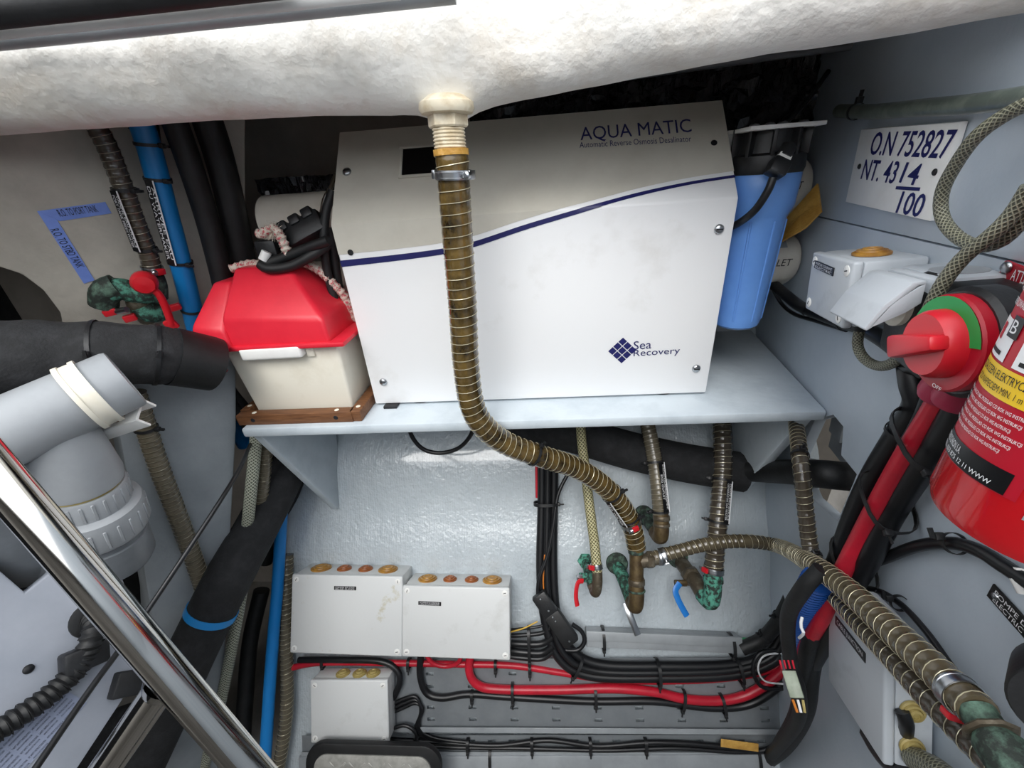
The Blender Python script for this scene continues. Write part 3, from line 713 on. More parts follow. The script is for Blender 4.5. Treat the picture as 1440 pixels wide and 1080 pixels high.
# battery switch
sw = thing('battery_switch', 'black battery isolator switch with red knob on the right panel', 'switch', pt(1365, 470, 'r'))
ms = frame('r', 1380, 462, 0, 0)
b = MB(); poly = [(-.055, -.045), (.05, -.055), (.065, .03), (.045, .058), (-.03, .062), (-.062, .03)]
b.prism(poly, 0, .055, ms, .008); b.prism([(x * .8 - .004, y * .82) for x, y in poly], .05, .066, ms, .006); b.build('housing', 'black_plastic', sw)
pc = pt(1329, 483, 'r', .088); kn = (nr * .86 + V((-.1, -.42, .12))).normalized()
mk = mframe(pc, nr, ur)
b = MB(); b.lathe([(.052, -.03), (.052, -.012), (.048, -.008), (0, -.008)], mk, 32); b.build('collar', 'black_plastic', sw)
b = MB(); b.lathe([(.046, -.009), (.046, .0), (.044, .002), (0, .002)], mk, 32); b.build('red_ring', 'red_sign', sw)
b = MB(); vs = []; fs = []; n = 20
for i in range(n + 1):
    a = math.radians(15 + i * 175 / n)
    for r in (.028, .0445): vs.append((r * math.cos(a), r * math.sin(a), .0032))
for i in range(n): fs.append((2 * i, 2 * i + 1, 2 * i + 3, 2 * i + 2))
b.add(vs, fs, mk); b.build('green_sector', 'green_disc', sw)
b = MB(); b.lathe([(.033, .0), (.032, .013), (.029, .018), (0, .018)], mk, 28); kb = b.build('knob', 'red_knob', sw)
b = MB(); b.prism([(-.031, -.012), (.031, -.007), (.031, .007), (-.031, .012)], .014, .031, mk @ Matrix.Rotation(math.radians(25), 4, 'Z'), .004); b.build('grip', 'red_knob', kb)
text('ON', mk @ Matrix.Translation((-.016, -.038, .003)), .008, 'white_film', sw, height=.004); text('OFF', mk @ Matrix.Translation((.012, -.04, .003)), .012, 'white_film', sw, height=.004)
for i, q in enumerate(((1330, 540), (1352, 548))):
    p = pt(*q, 'r', .045); b = MB(); b.lathe([(.019, -.02), (.019, .012), (.016, .02)], mframe(p, V((.05, .25, -1))), 18); b.build('terminal_boot', 'magenta_boot', sw)
# heavy cables from the switch
red = cable('battery_cable', 'thick red battery cable running down from the switch', path('r', '1336,542,.045 1310,585,.04 1275,640,.04 1240,700,.04 1205,765,.045 1180,815,.06 1155,870,.07 1125,920,.07'), .0125, 'red_cable')
cable('black_battery_cable', 'thick black cable on the far side of the red battery cable', path('r', '1280,500,.03 1285,540,.03 1290,570,.025 1262,615,.025 1225,675,.025 1198,735,.03 1180,785,.04 1160,830,.05 1130,880,.06'), .0155, ties=(.2,))
cable('near_black_cable', 'thick black cable on the near side of the red battery cable', path('r', '1358,560,.035 1330,610,.03 1290,665,.026 1252,725,.026 1222,785,.032 1195,830,.04 1170,880,.05 1140,935,.05'), .0155)
cable('loop_cable', 'black cable looping beside the switch', path('r', '1268,470,.02 1262,492,.03 1278,515,.04 1306,520,.04 1312,545,.04 1296,590,.035 1272,630,.03'), .009)
for q in ((1300, 617), (1247, 704), (1200, 792)): bundle_tie(red, 'r', *q, .03, 62, .044, .026)
# thin cables on the panel
cable('arched_cable', 'black cable arching across the right panel under the extinguisher', path('r', '1205,800,.02 1240,787,.012 1290,768,.012 1340,764,.012 1378,775,.012 1410,795,.012 1480,840,.012'), .0075, ties=(.68,), tieside=1, tiegrow=.004)
cable('thin_panel_cable', 'thin black cable crossing the lower right panel to the corner', path('r', '1190,832,.02 1225,828,.01 1262,846,.008 1300,885,.008 1340,940,.008 1385,995,.008 1430,1040,.008'), .0042, ties=(.42,), tieside=1, tiegrow=.006)
b = MB(); p = pt(1436, 817, 'r', .012); b.lathe([(.004, -.012), (.0075, 0), (.004, .012)], mframe(p, V((-.1, -.5, -.6))), 12); tag(b.build('cable_end', 'white_plastic'), 'white cable end on the arching black cable at the right edge', 'connector')
m, w_, h_ = rect('r', .003, (1398, 820), (1520, 955), (1510, 975), (1388, 838))
lb = thing('pump_label', 'black bilge pump label strip with white capitals on the right panel', 'label', m.translation)
b = MB(); b.box((0, 0, 0), (w_, h_, .002), m, .0004, 1); b.build('strip', 'label_black', lb)
text('POMPE DE CALE', m @ Matrix.Translation((-w_ * .08, h_ * .2, .001)), w_ * .72, 'label_white', lb, height=h_ * .3)
text('ELECTRIC BILGE PUMP', m @ Matrix.Translation((w_ * .02, -h_ * .22, .001)), w_ * .88, 'label_white', lb, height=h_ * .3)
screw(lb, m @ Matrix.Translation((-w_ / 2 + .008, 0, .001)), .004, slot=False)
# lower right junction box
j, m, w_, h_ = jbox('grey junction box with brown grommets low on the right panel under the hoses', 'r', .06, ((1184, 858), (1280, 955), (1214, 1026), (1148, 915)), .055, 'box_blue', 'box_blue', screws=False)
for dy in (.3, 0, -.3): grommet(j, m @ Matrix.Translation((w_ / 2, h_ * dy, -.03)) @ RYm, .014, 'cream_rubber')
strip(j, m @ Matrix.Translation((-w_ * .05, h_ * .22, .0008)) @ Matrix.Rotation(math.radians(-2), 4, 'Z'), w_ * .55, h_ * .09, ['CABLE JUNCTION'])
cable('box_tail_cable', 'black cable curling below the lower right junction box', path('r', '1268,1000,.045 1275,1018,.04 1270,1036,.03 1250,1044,.02 1225,1036,.015'), .008)
cable('sheathed_cable', 'black sheathed cable dropping from the lower right junction box', path('r', '1222,1030,.02 1240,1060,.02 1270,1090,.02'), .013)
hose('corner_braided_hose', 'grey braided hose end at the bottom edge below the lower right junction box', path('r', '1285,1066,.03 1320,1085,.03 1360,1120,.03'), .014, 'braid_grey')
# fire extinguisher on the right panel
def extinguisher():
    R = .062; best = None
    for i in range(400):
        y = -.1 + i * .0018; c = pr_at(y) + V((-.986, .165, 0)) * (R + .012); d = V((c.x, c.y, 0)); a = math.atan2(c.y, c.x) + math.asin(min(1, R / d.length))
        T = math.sqrt(max(1e-6, d.length ** 2 - R * R)); q = V((math.cos(a) * T, math.sin(a) * T, 0)); 
        zz = -.30; pp = proj(V((q.x, q.y, H + zz)))
        # silhouette x where its row is 575
        for zz in (-.15, -.2, -.25, -.3, -.35):
            pp = proj(V((q.x, q.y, H + zz)))
            if abs(pp[1] - 575) < 30:
                e = abs(pp[0] - (1355 - (pp[1] - 575) * .475)); 
                if best is None or e < best[0]: best = (e, y, c, q, zz)
    return best
def pr_at(y): return V((.532 + (y - .7) * .165 / .986, y, 0))
def proj(p):
    d = p - C0; c = V((RX.x * d.x + RY.x * d.y + RZ.x * d.z, RX.y * d.x + RY.y * d.y + RZ.y * d.z, RX.z * d.x + RY.z * d.y + RZ.z * d.z)); return c.x / c.z * F + 720, c.y / c.z * F + 540
e_, ey, ec, eq, ez = extinguisher()
R = .062
def zrow(p, row):
    lo, hi = -1.2, .6
    for _ in range(40):
        mid = (lo + hi) / 2
        if proj(V((p.x, p.y, H + mid)))[1] > row: lo = mid
        else: hi = mid
    return H + (lo + hi) / 2
zb = zrow(eq, 668); print('EXT', e_, ey, ec, zb)
ext = thing('fire_extinguisher', 'red fire extinguisher with printed label hanging on the right panel', 'fire extinguisher', (ec.x, ec.y, zb - .012))
me_ = Matrix.Translation((ec.x, ec.y, 0))
ztp = zb + .26
b = MB(); b.lathe([(R * .8, zb - .012), (R * .95, zb - .010), (R, zb), (R, ztp - .03), (R * .9, ztp - .012), (R * .6, ztp + .004), (.02, ztp + .01)], me_, 48); b.build('cylinder', 'red_paint', ext)
b = MB(); b.lathe([(.018, ztp + .008), (.018, ztp + .03), (.022, ztp + .032), (.022, ztp + .05)], me_, 20); b.build('valve', 'black_plastic', ext)
b = MB(); b.box((0, .05, ztp + .06), (.02, .12, .008), me_, .002); b.box((0, .05, ztp + .035), (.018, .11, .006), me_, .002); b.build('lever', 'black_plastic', ext)
b = MB(); b.lathe([(R + .001, zb + .12), (R + .004, zb + .12), (R + .004, zb + .128), (R + .001, zb + .128), (R + .001, zb + .12)], me_, 40, cap=False)
aL = math.atan2(eq.y - ec.y, eq.x - ec.x)       # angle of the left silhouette
aC = math.atan2(-ec.y, -ec.x)                   # angle facing the camera
def patch(name, mt, a0, a1, z0, z1, o):
    b = MB(); vs = []; fs = []; n = 20
    for i in range(n + 1):
        a = a0 + (a1 - a0) * i / n
        for z in (z0, z1): vs.append((ec.x + (R + o) * math.cos(a), ec.y + (R + o) * math.sin(a), z))
    for i in range(n): fs.append((2 * i, 2 * i + 2, 2 * i + 3, 2 * i + 1))
    b.add(vs, fs); return b.build(name, mt, ext)
if aL > aC + math.pi: aL -= 2 * math.pi
if aL < aC - math.pi: aL += 2 * math.pi
dirn = 1 if aC > aL else -1
def ang(deg): return aL + dirn * math.radians(deg)
def etext(s, a0, a1, z, h, mt):
    wd = R * math.radians(a1 - a0); mid = ang((a0 + a1) / 2)
    def wrap(p): a = mid + dirn * p.x / R; return V((ec.x + (R + .0014) * math.cos(a), ec.y + (R + .0014) * math.sin(a), z + p.y))
    text(s, None, wd, mt, ext, height=h, wrap=wrap)
patch('label_red', 'red_sign', ang(-20), ang(72), zb + .035, zb + .215, .0005)
patch('yellow_band', 'label_yellow', ang(-20), ang(72), zb + .098, zb + .119, .0009)
patch('black_band', 'label_black', ang(-20), ang(66), zb + .036, zb + .054, .0009)
etext('URZADZEN ELEKTRYCZNYCH', 4, 64, zb + .113, .006, 'ink'); etext('POD NAPIECIEM MIN. 1 m', 8, 52, zb + .104, .005, 'ink')
for i, z in enumerate((.092, .0865, .081, .0755, .070, .0645)): etext('PROSZEK GASNICZY ABC PRZEGLAD CO ROK WG INSTRUKCJI', 2, 62 - 4 * (i % 3), zb + z, .0035, 'label_white')
etext('OGNIOCHRON S.A.', 4, 32, zb + .048, .006, 'label_white'); etext('TEL. 033 875 12 11 WWW', 6, 58, zb + .0405, .004, 'label_white')
for i, (z, s) in enumerate(((.205, 'GASNICA PROSZKOWA'), (.193, 'URUCHAMIANIE')), ): etext(s, 6, 60, zb + z, .007, 'label_white')
for z, s in ((.180, 'ZERWAC ZABEZPIECZENIE'), (.170, 'NACISNAC DZWIGNIE ZAWORU'), (.160, 'SKIEROWAC STRUMIEN NA OGIEN')): etext(s, 4, 62, zb + z, .005, 'label_white')
for a0 in (2, 36):
    patch('class_panel', 'label_white', ang(a0), ang(a0 + 26), zb + .121, zb + .149, .0009)
    patch('class_letter_panel', 'label_black', ang(a0 + 17), ang(a0 + 28), zb + .138, zb + .153, .0013)
    etext('B' if a0 == 2 else 'C', a0 + 18.5, a0 + 25, zb + .1455, .009, 'label_white')
    patch('flame_mark', 'red_sign', ang(a0 + 5), ang(a0 + 11), zb + .133, zb + .145, .0012)
    patch('base_mark', 'ink', ang(a0 + 4), ang(a0 + 20), zb + .124, zb + .127, .0012)
b = MB(); wq = V((.986, -.165, 0)); b.box((0, 0, 0), (.03, .012, .10), mframe(V((ec.x, ec.y, zb + .16)) + wq * (R + .006), (0, 0, 1), wq.cross(V((0, 0, 1)))), .002); b.lathe([(R + .0006, zb + .232), (R + .003, zb + .232), (R + .003, zb + .236), (R + .0006, zb + .236), (R + .0006, zb + .232)], me_, 40, cap=False); b.build('wall_hook', 'black_plastic', ext)
patch('grey_sticker', 'lip_grey', ang(78), ang(112), zb + .025, zb + .07, .0006)
# ================================================================== HULL BELOW THE SHELF
hose('insulated_hose', 'thick black insulated hose under the shelf behind the valve hoses', path('h', '705,588,.07 790,606,.07 880,632,.075 960,650,.08 1046,664,.085'), .052, 'foam_and_shade_black')
hose('rubber_hose', 'black rubber hose entering the cut-out in the right panel', [C0 + ray(1050, 662) * (.515 / ray(1050, 662).x), C0 + ray(1078, 663) * (.54 / ray(1078, 663).x), pt(1120, 664, 'r', .022), pt(1160, 667, 'r', .012), pt(1192, 670, 'r', -.03)], .027, 'black_rubber', clamps=((.72, False, 2.2),))
b = MB(); mm = frame('r', 1150, 625, -.018); b.box((0, 0, -.05), (.10, .08, .01), mm, .002); b.box((-.02, .03, -.045), (.05, .05, .02), mm, .004); tag(b.build('seacock_bracket', 'galv'), 'galvanised bracket seen through the cut-out in the right panel', 'bracket')
SO = .15
G = hose('valve_hose', 'thin olive braided hose dropping from the shelf to the left red-handled valve', path('h', '816,585,.15 818,620,.15 824,670,.15 830,720,.15 836,765,.145 840,806,.15'), .0125, 'braid_olive', clamps=((.97, True, .9),))
Fh = hose('inlet_hose', 'short olive wire-reinforced hose under the shelf joining the bronze elbow', path('h', '906,580,.12 914,612,.13 921,650,.14 926,690,.15 929,724,.15'), .0185, 'hose_grey', .012, 'wire_dull', rib=.02)
hose_label(Fh, .5, .97, .7, .018, [(.9, 'EVACUATION REFROIDISSEMENT'), (.5, 'ENG OUTLET')])
Eh = hose('strainer_hose', 'brown wire-reinforced hose dropping to the blue-handled valve', path('h', '1014,575,.10 1016,620,.12 1016,660,.13 1012,710,.145 1007,760,.15 1003,806,.15'), .0215, 'hose_brown', .0155, 'wire_bright', clamps=((.985, True, 1.0),))
hose_label(Eh, .45, .7, .75, .016, ['POMPE EAU DOUCE', 'GENERATOR SEA WATER'])
Hh = hose('bilge_hose', 'brown wire-reinforced hose running down the hull corner to the bottom right', [pt(1118, 585, 'r', .025), pt(1126, 650, 'r', .068), pt(1133, 720, 'r', .065), pt(1141, 775, 'r', .06), pt(1165, 825, 'r', .06), pt(1205, 872, 'r', .075), pt(1255, 925, 'r', .08), pt(1310, 985, 'r', .08), pt(1360, 1035, 'r', .075), pt(1420, 1095, 'r', .07)], .013, 'hose_brown', .013, 'wire_bright', ties=(.2, .45), wr=.0004)
D = hose('crossover_hose', 'olive wire-reinforced hose arching from the middle valve to the lower right corner', [pt(916, 785, 'h', .15), pt(950, 776, 'h', .155), pt(995, 765, 'h', .16), pt(1045, 761, 'h', .17), pt(1095, 768, 'h', .19), pt(1145, 795, 'r', .08), pt(1195, 832, 'r', .085), pt(1245, 878, 'r', .085), pt(1300, 928, 'r', .085), pt(1345, 972, 'r', .085), pt(1376, 1002, 'r', .085)], .0158, 'hose_olive', .0135, 'wire_bright', clamps=((.035, False, .8), (.98, True, 2.4)), wr=.0004)
cable('grey_outer_hose', 'pale grey hose lying behind the two brown hoses on the right panel', path('r', '1225,842,.05 1270,890,.05 1310,940,.05 1350,985,.05'), .011, 'pvc', cat='hose')
# bottom right bronze valve and black cap
v = thing('corner_valve', 'corroded bronze valve at the end of the arching hose, bottom right', 'valve', pt(1395, 1040, 'r', .12))
p0, p1 = pt(1372, 998, 'r', .085), pt(1440, 1100, 'r', .085)
b = MB(); b.sweep(cr([p0, p0.lerp(p1, .5), p1], .006), [.014 if i < 4 else .018 for i in range(len(cr([p0, p0.lerp(p1, .5), p1], .006)))], 20); b.build('body', 'verdigris_dark', v)
b = MB(); b.sweep([p0 + (p1 - p0) * .3, p0 + (p1 - p0) * .34, p0 + (p1 - p0) * .38], [.019, .021, .019], 8); b.build('hex_collar', 'bronze_dark', v)
b = MB(); q = pt(1500, 1000, 'r', .05); mm = mframe(q, V((-.75, -.55, .35)), ur); b.lathe([(.032, -.06), (.032, 0), (.030, .004), (0, .0045)], mm, 32); cap = b.build('filler_lid', 'black_plastic')
tag(cap, 'round black plastic filler lid at the right edge near the bottom', 'lid')
b = MB()
for a in (30, -30): b.box((-.01, -.005, .005), (.018, .0015, .0006), mm @ Matrix.Rotation(math.radians(a), 4, 'Z'))
b.box((-.01, .012, .005), (.012, .0015, .0006), mm); b.build('white_mark', 'label_white', cap)
# through-hull valves -------------------------------------------------
def elbow(parent, name, mt, txt, r, n=18, k='h'):
    P = cr(path(k, txt), .006); b = MB(); b.sweep(P, r, n); return b.build(name, mt, parent), P
def ring(parent, name, mt, px, py, o, d, r, L, n=20, k='h'):
    p = pt(px, py, k, o); b = MB(); b.lathe([(r * .94, -L / 2), (r, -L / 2 + .0015), (r, L / 2 - .0015), (r * .94, L / 2)], mframe(p, d), n); return b.build(name, mt, parent)
nh = PL['h'][1]; vh = PL['h'][3]; uh = PL['h'][2]
def lever(parent, k, pts, mt, wd=.0065, th=.003):
    P = cr(pts, .005); b = MB(); b.sweep(P, 1.0, 10, flat=(th, wd), nrm=nh); return b.build('lever', mt, parent)
# left small valve
v = thing('ball_valve', 'small green corroded ball valve with red lever, left of the bronze valves', 'valve', pt(824, 800, 'h'), 'through-hull valves')
elbow(v, 'elbow', 'bronze_dark', '840,803,.15 840,822,.15 837,833,.135 832,822,.10', .0125)
elbow(v, 'body', 'verdigris', '833,823,.11 829,812,.08 826,800,.045 823,788,.01', .012)
ring(v, 'hex_nut', 'verdigris_light', 823, 788, .015, nh, .022, .016, 6); ring(v, 'packing_nut', 'verdigris_light', 820, 812, .085, (-1, 0, .2), .012, .02, 6)
ring(v, 'spindle', 'steel', 815, 812, .095, (-1, 0, .2), .007, .014, 8)
lever(v, 'h', path('h', '820,817,.10 814,818,.105 811,826,.11 810,840,.11 812,852,.11'), 'red_handle')
# middle valve
v = thing('ball_valve', 'big bronze tee valve with green tail and grey lever below the amber hose', 'valve', pt(870, 800, 'h'), 'through-hull valves')
elbow(v, 'tee', 'bronze', '894,762,.15 895,785,.15 895,815,.15', .0168); ring(v, 'hex_collar', 'verdigris_dark', 894, 775, .15, vh, .0185, .012)
elbow(v, 'branch', 'bronze_dark', '900,790,.15 912,787,.15 935,782,.152', .0165); ring(v, 'branch_nut', 'bronze_dark', 914, 787, .15, uh, .021, .016, 6); ring(v, 'branch_clamp', 'steel', 928, 783, .152, uh, .0205, .012, 24)
elbow(v, 'elbow', 'bronze', '895,812,.15 895,842,.15 893,852,.142 889,846,.12', .0185); ring(v, 'collar', 'bronze_dark', 895, 818, .15, vh, .0205, .014); ring(v, 'collar', 'verdigris_dark', 895, 830, .15, vh, .0215, .005)
elbow(v, 'tail', 'verdigris', '890,848,.125 884,832,.09 876,812,.05 868,795,.012', .0175); ring(v, 'hull_nut', 'verdigris_dark', 867, 791, .012, nh, .030, .022, 20)
lever(v, 'h', path('h', '880,848,.11 884,860,.12 890,876,.125 897,893,.125'), 'steel', .0085, .0022)
# upper elbow
v = thing('hull_elbow', 'brown bronze elbow at the end of the short labelled hose', 'pipe fitting', pt(910, 730, 'h'))
elbow(v, 'elbow', 'bronze', '929,718,.15 930,745,.15 928,755,.138 922,748,.11', .0185); ring(v, 'collar', 'bronze_dark', 930, 728, .15, vh, .0205, .012); ring(v, 'collar', 'bronze_dark', 930, 738, .15, vh, .0205, .008)
elbow(v, 'tail', 'verdigris_dark', '924,750,.115 915,738,.07 905,724,.01', .016); ring(v, 'hull_nut', 'verdigris_dark', 905, 724, .01, nh, .027, .02)
# blue valve
v = thing('ball_valve', 'turquoise corroded elbow valve with blue lever below the brown hose', 'valve', pt(955, 785, 'h'), 'through-hull valves')
elbow(v, 'elbow', 'verdigris_light', '1003,806,.15 1002,834,.15 998,846,.14 988,836,.115', .020); ring(v, 'collar', 'verdigris_light', 1003, 815, .15, vh, .0225, .014)
elbow(v, 'body', 'bronze_dark', '990,838,.12 978,818,.085 966,802,.05 956,788,.01', .019); ring(v, 'hex_nut', 'bronze_dark', 972, 810, .07, nh, .025, .02, 6); ring(v, 'hull_nut', 'verdigris_dark', 952, 783, .012, nh, .028, .018)
ring(v, 'spindle', 'bronze', 957, 820, .09, (-1, 0, 0), .008, .03, 8)
lever(v, 'h', path('h', '956,820,.10 950,830,.105 953,842,.108 960,856,.11 966,866,.11'), 'blue_handle', .008)

cable('hanging_loop', 'thin black cable loop hanging just below the shelf', ypath('572,590,.86 580,615,.86 596,632,.86 620,637,.86 645,630,.86 662,612,.86 668,590,.86'), .0055)
# junction boxes on the hull
j1, m1, w1, h1 = jbox('large stained grey junction box on the hull, the left one of the pair', 'h', .10, ((411, 806), (568, 813), (563, 922), (407, 920)), .098, 'box_stained')
for t, r, mt in ((-.32, .028, 'amber'), (-.1, .020, 'copper_rubber'), (.1, .020, 'copper_rubber'), (.31, .027, 'amber')): grommet(j1, m1 @ Matrix.Translation((w1 * t, h1 * .4925, -.05)) @ RXm, r, mt)
strip(j1, m1 @ Matrix.Translation((-w1 * .01, h1 * .4 - .012, .0008)), .062, .010, ['POMPES DE CALE', 'BILGE PUMPS'])
j2, m2, w2, h2 = jbox('large grey junction box on the hull, the right one of the pair', 'h', .10, ((568, 823), (720, 828), (714, 928), (563, 924)), .098)
for t, r, mt in ((-.31, .026, 'amber'), (-.09, .019, 'copper_rubber'), (.12, .019, 'copper_rubber'), (.32, .027, 'amber')): grommet(j2, m2 @ Matrix.Translation((w2 * t, h2 * .4925, -.05)) @ RXm, r, mt)
strip(j2, m2 @ Matrix.Translation((-w2 * .24, h2 * .26, .0008)) @ Matrix.Rotation(-.02, 4, 'Z'), .062, .010, ['ECLAIRAGE & CHARGEUR', 'LIGHTS CHARGER'])
j3, m3_, w3, h3 = jbox('smaller grey junction box below the large pair, on the cable tray', 'h', .085, ((441, 957), (549, 957), (543, 1046), (432, 1045)), .06)
for t in (-.14, .08, .26): grommet(j3, m3_ @ Matrix.Translation((w3 * t, h3 * .4925, -.03)) @ RXm, .019, 'cream_rubber')

# cable trays ---------------------------------------------------------
def tray(label, tl, tr, br, bl, off, slots, mt, lip=.012):
    m, w_, h_ = rect('h', off, tl, tr, br, bl); o = thing('cable_tray', label, 'cable tray', m.translation)
    xs = sorted({-w_ / 2, w_ / 2} | {round(x + s, 5) for x, y in slots(m, w_, h_) for s in (-.011, .011)}); ys = sorted({-h_ / 2, h_ / 2} | {round(y + s, 5) for x, y in slots(m, w_, h_) for s in (-.0045, .0045)})
    holes = {(round(x, 5), round(y, 5)) for x, y in slots(m, w_, h_)}
    bm = bmesh.new(); vv = {(i, jj): bm.verts.new((x, y, 0)) for i, x in enumerate(xs) for jj, y in enumerate(ys)}
    for i in range(len(xs) - 1):
        for jj in range(len(ys) - 1):
            c = (round((xs[i] + xs[i + 1]) / 2, 5), round((ys[jj] + ys[jj + 1]) / 2, 5))
            if any(abs(c[0] - hx) < 1e-3 and abs(c[1] - hy) < 1e-3 for hx, hy in holes): continue
            bm.faces.new((vv[i, jj], vv[i + 1, jj], vv[i + 1, jj + 1], vv[i, jj + 1]))
    bmesh.ops.delete(bm, geom=[v for v in bm.verts if not v.link_faces], context='VERTS')
    r = bmesh.ops.extrude_face_region(bm, geom=bm.faces[:]); bmesh.ops.translate(bm, vec=(0, 0, -.0015), verts=[g for g in r['geom'] if isinstance(g, bmesh.types.BMVert)])
    bmesh.ops.recalc_face_normals(bm, faces=bm.faces[:])
    MB().bm(bm, m).build('plate', mt, o, 30)
    b = MB(); b.box((0, -h_ / 2, lip / 2), (w_, .002, lip), m, .0008, 1); b.box((0, -h_ / 2 + .006, lip), (w_, .014, .002), m, .0008, 1); b.build('edge_lip', 'lip_grey', o)
    return o, m, w_, h_
def sl(pxs, pys):
    def f(m, w_, h_):
        mi = m.inverted(); return [(round((mi @ pt(x, pys[0], 'h', .014)).x, 5), round((mi @ pt(800, y, 'h', .014)).y, 5)) for x in pxs for y in pys]
    return f
tray('perforated metal cable tray on the hull under the red cables', (545, 926), (1096, 926), (1092, 1026), (545, 1026), .020, sl(range(545 + 60, 1080, 58), (945, 963, 993, 1010)), 'galv')
tray('lower perforated metal cable tray above the tread plate', (425, 1034), (1094, 1034), (1090, 1062), (425, 1062), .020, sl(range(605, 1080, 29), (1040,)), 'galv', .006)
b = MB(); m, w_, h_ = rect('h', .03, (420, 1064), (1092, 1062), (1088, 1120), (420, 1120)); b.box((0, 0, -.014), (w_, h_, .03), m, .004); o = b.build('cable_trunking', 'lip_grey'); tag(o, 'wide grey cable trunking along the bottom edge', 'trunking')
for x in (690, 1066): bundle_tie(o, 'h', x, 1078, .018, 0, .05, .018, head=0)
m, w_, h_ = rect('h', .04, (825, 884), (1042, 893), (1042, 920), (825, 911)); tr_ = thing('cable_conduit', 'pale grey cable conduit fixed to the hull below the valves', 'conduit', m.translation)
b = MB(); b.box((0, -.004, -.017), (w_, h_ * .8, .036), m, .003); b.build('channel', 'lip_grey', tr_); b = MB(); b.box((0, h_ * .18, .003), (w_ + .003, h_ * .5, .008), m, .002); b.build('cover', 'lip_grey', tr_)
for x, y in ((848, 897), (1028, 907)): bundle_tie(tr_, 'h', x, y, .025, 0, .028, .024)
for i, (mt, dy, s) in enumerate((('green_wire', 0, 'green wire'), ('label_white', 5, 'white wire'), ('black_cable', 12, 'black wire'))):
    cable('conduit_wire', s + ' leaving the right end of the pale conduit', path('h', f'1035,{898 + dy},.03 1060,{898 + dy * .8},.035 1080,{888 + dy * .8},.05 1100,{870 + dy},.07'), .0035, mt)
cable('sleeved_cable', 'thick black sleeved cable from the conduit up the right corner', path('h', '1042,912,.04 1070,900,.05 1090,880,.07 1105,855,.09 1120,825,.11 1140,800,.12'), .017, 'black_rubber', ties=(.25, .5))
# vertical bundle and long runs
A = cable('trunk_cable', 'black trunk cable dropping from the shelf and turning right over the tray, outer one', path('h', '762,585,.05 762,700,.03 760,800,.03 766,870,.035 786,925,.04 830,950,.04 930,953,.035 1030,949,.035 1085,932,.04 1108,905,.05 1122,870,.06'), .0125)
B_ = cable('trunk_cable', 'black trunk cable dropping from the shelf and turning right over the tray, inner one', path('h', '780,585,.05 779,700,.03 778,800,.03 784,870,.035 802,912,.04 842,934,.04 930,937,.035 1030,935,.035 1078,920,.04 1100,890,.05 1118,850,.06'), .0125)
A['group'] = B_['group'] = 'black trunk cables'
cable('middle_trunk_cable', 'black cable between the two trunk cables below the shelf', path('h', '771,585,.06 770,700,.045 769,800,.045 775,870,.05 794,920,.055 836,943,.05 930,946,.045 1030,942,.045 1082,926,.05 1104,898,.06 1120,860,.07'), .009)
for px, py, rot, aa in ((768, 708, 90, .034), (812, 935, -28, .03), (925, 945, 0, .03), (1038, 942, 8, .03)): bundle_tie(A, 'h', px, py, .04, rot, aa, .028)
cable('thin_red_cable', 'thin red cable beside the trunk cables below the shelf', path('h', '753,585,.03 754,640,.025 755,700,.02'), .004, 'red_cable')
cable('orange_wire', 'thin orange wire between the trunk cables', path('h', '766,780,.055 764,820,.055 768,850,.05'), .002, 'orange_wire')
cable('plug_lead', 'thin black lead with a plug hanging in front of the trunk cables', path('h', '802,660,.05 785,695,.055 778,740,.058 770,780,.06 758,815,.062 756,838,.06'), .0052)
pa, pb = pt(757, 836, 'h', .07), pt(805, 905, 'h', .07); d = pb - pa; cb = thing('cable_connector', 'black inline cable connector hanging over the trunk cables', 'connector', pb)
mm = mframe(pa, d, nh); L = d.length
b = MB(); b.box((0, 0, L * .2), (.022, .040, L * .42), mm, .003); b.build('socket_half', 'black_plastic', cb); b = MB(); b.box((0, 0, L * .68), (.026, .046, L * .62), mm, .006); b.build('plug_half', 'black_rubber', cb)
for z in (.06, .3, .42, .5, .9): b = MB(); b.lathe([(.003, 0), (.002, .0015), (0, .002)], mm @ Matrix.Translation((.0115 if z < .42 else .0135, 0, L * z)) @ RYm, 8); b.build('rivet', 'steel', cb)
cable('connector_loop', 'black cable looping out of the inline connector', path('h', '805,878,.05 818,888,.05 822,902,.05 812,914,.05 790,914,.05'), .006)
for i, (ya, yb, r) in enumerate(((886, 880, .004), (894, 890, .006), (904, 905, .009), (914, 918, .009), (922, 926, .007))):
    cable('box_lead', ['thin', 'slim', 'thick upper', 'thick lower', 'lowest'][i] + ' black lead from the right large junction box to the trunk cables', path('h', f'712,{ya},.035 735,{(ya + yb) / 2 + 1},.04 762,{yb},.04 778,{yb - 10},.045'), r)
cable('yellow_wire', 'thin yellow wire beside the right large junction box', path('h', '712,890,.05 735,884,.05 756,874,.045'), .002, 'yellow_wire')
bundle_tie(A, 'h', 744, 905, .04, 0, .045, .02)
R1 = cable('upper_red_cable', 'red cable crossing the tray behind the junction boxes', path('h', '405,940,.03 450,932,.03 540,932,.03 640,934,.03 720,936,.025 790,946,.02 860,956,.02 960,957,.025 1040,951,.025 1095,936,.04 1118,905,.06 1128,870,.07'), .0085, 'red_cable')
for x, y in ((455, 932), (575, 933), (745, 941), (697, 936)): bundle_tie(R1, 'h', x, y, .028, 0, .013, .012)
R2 = cable('lower_red_cable', 'thick red cable bending down from the right large junction box along the tray', path('h', '662,915,.04 660,945,.04 672,963,.035 700,969,.03 780,970,.03 860,968,.03 920,973,.03 965,983,.03 1015,985,.03 1055,975,.035 1095,948,.05 1120,915,.06 1132,880,.07'), .0115, 'red_cable')
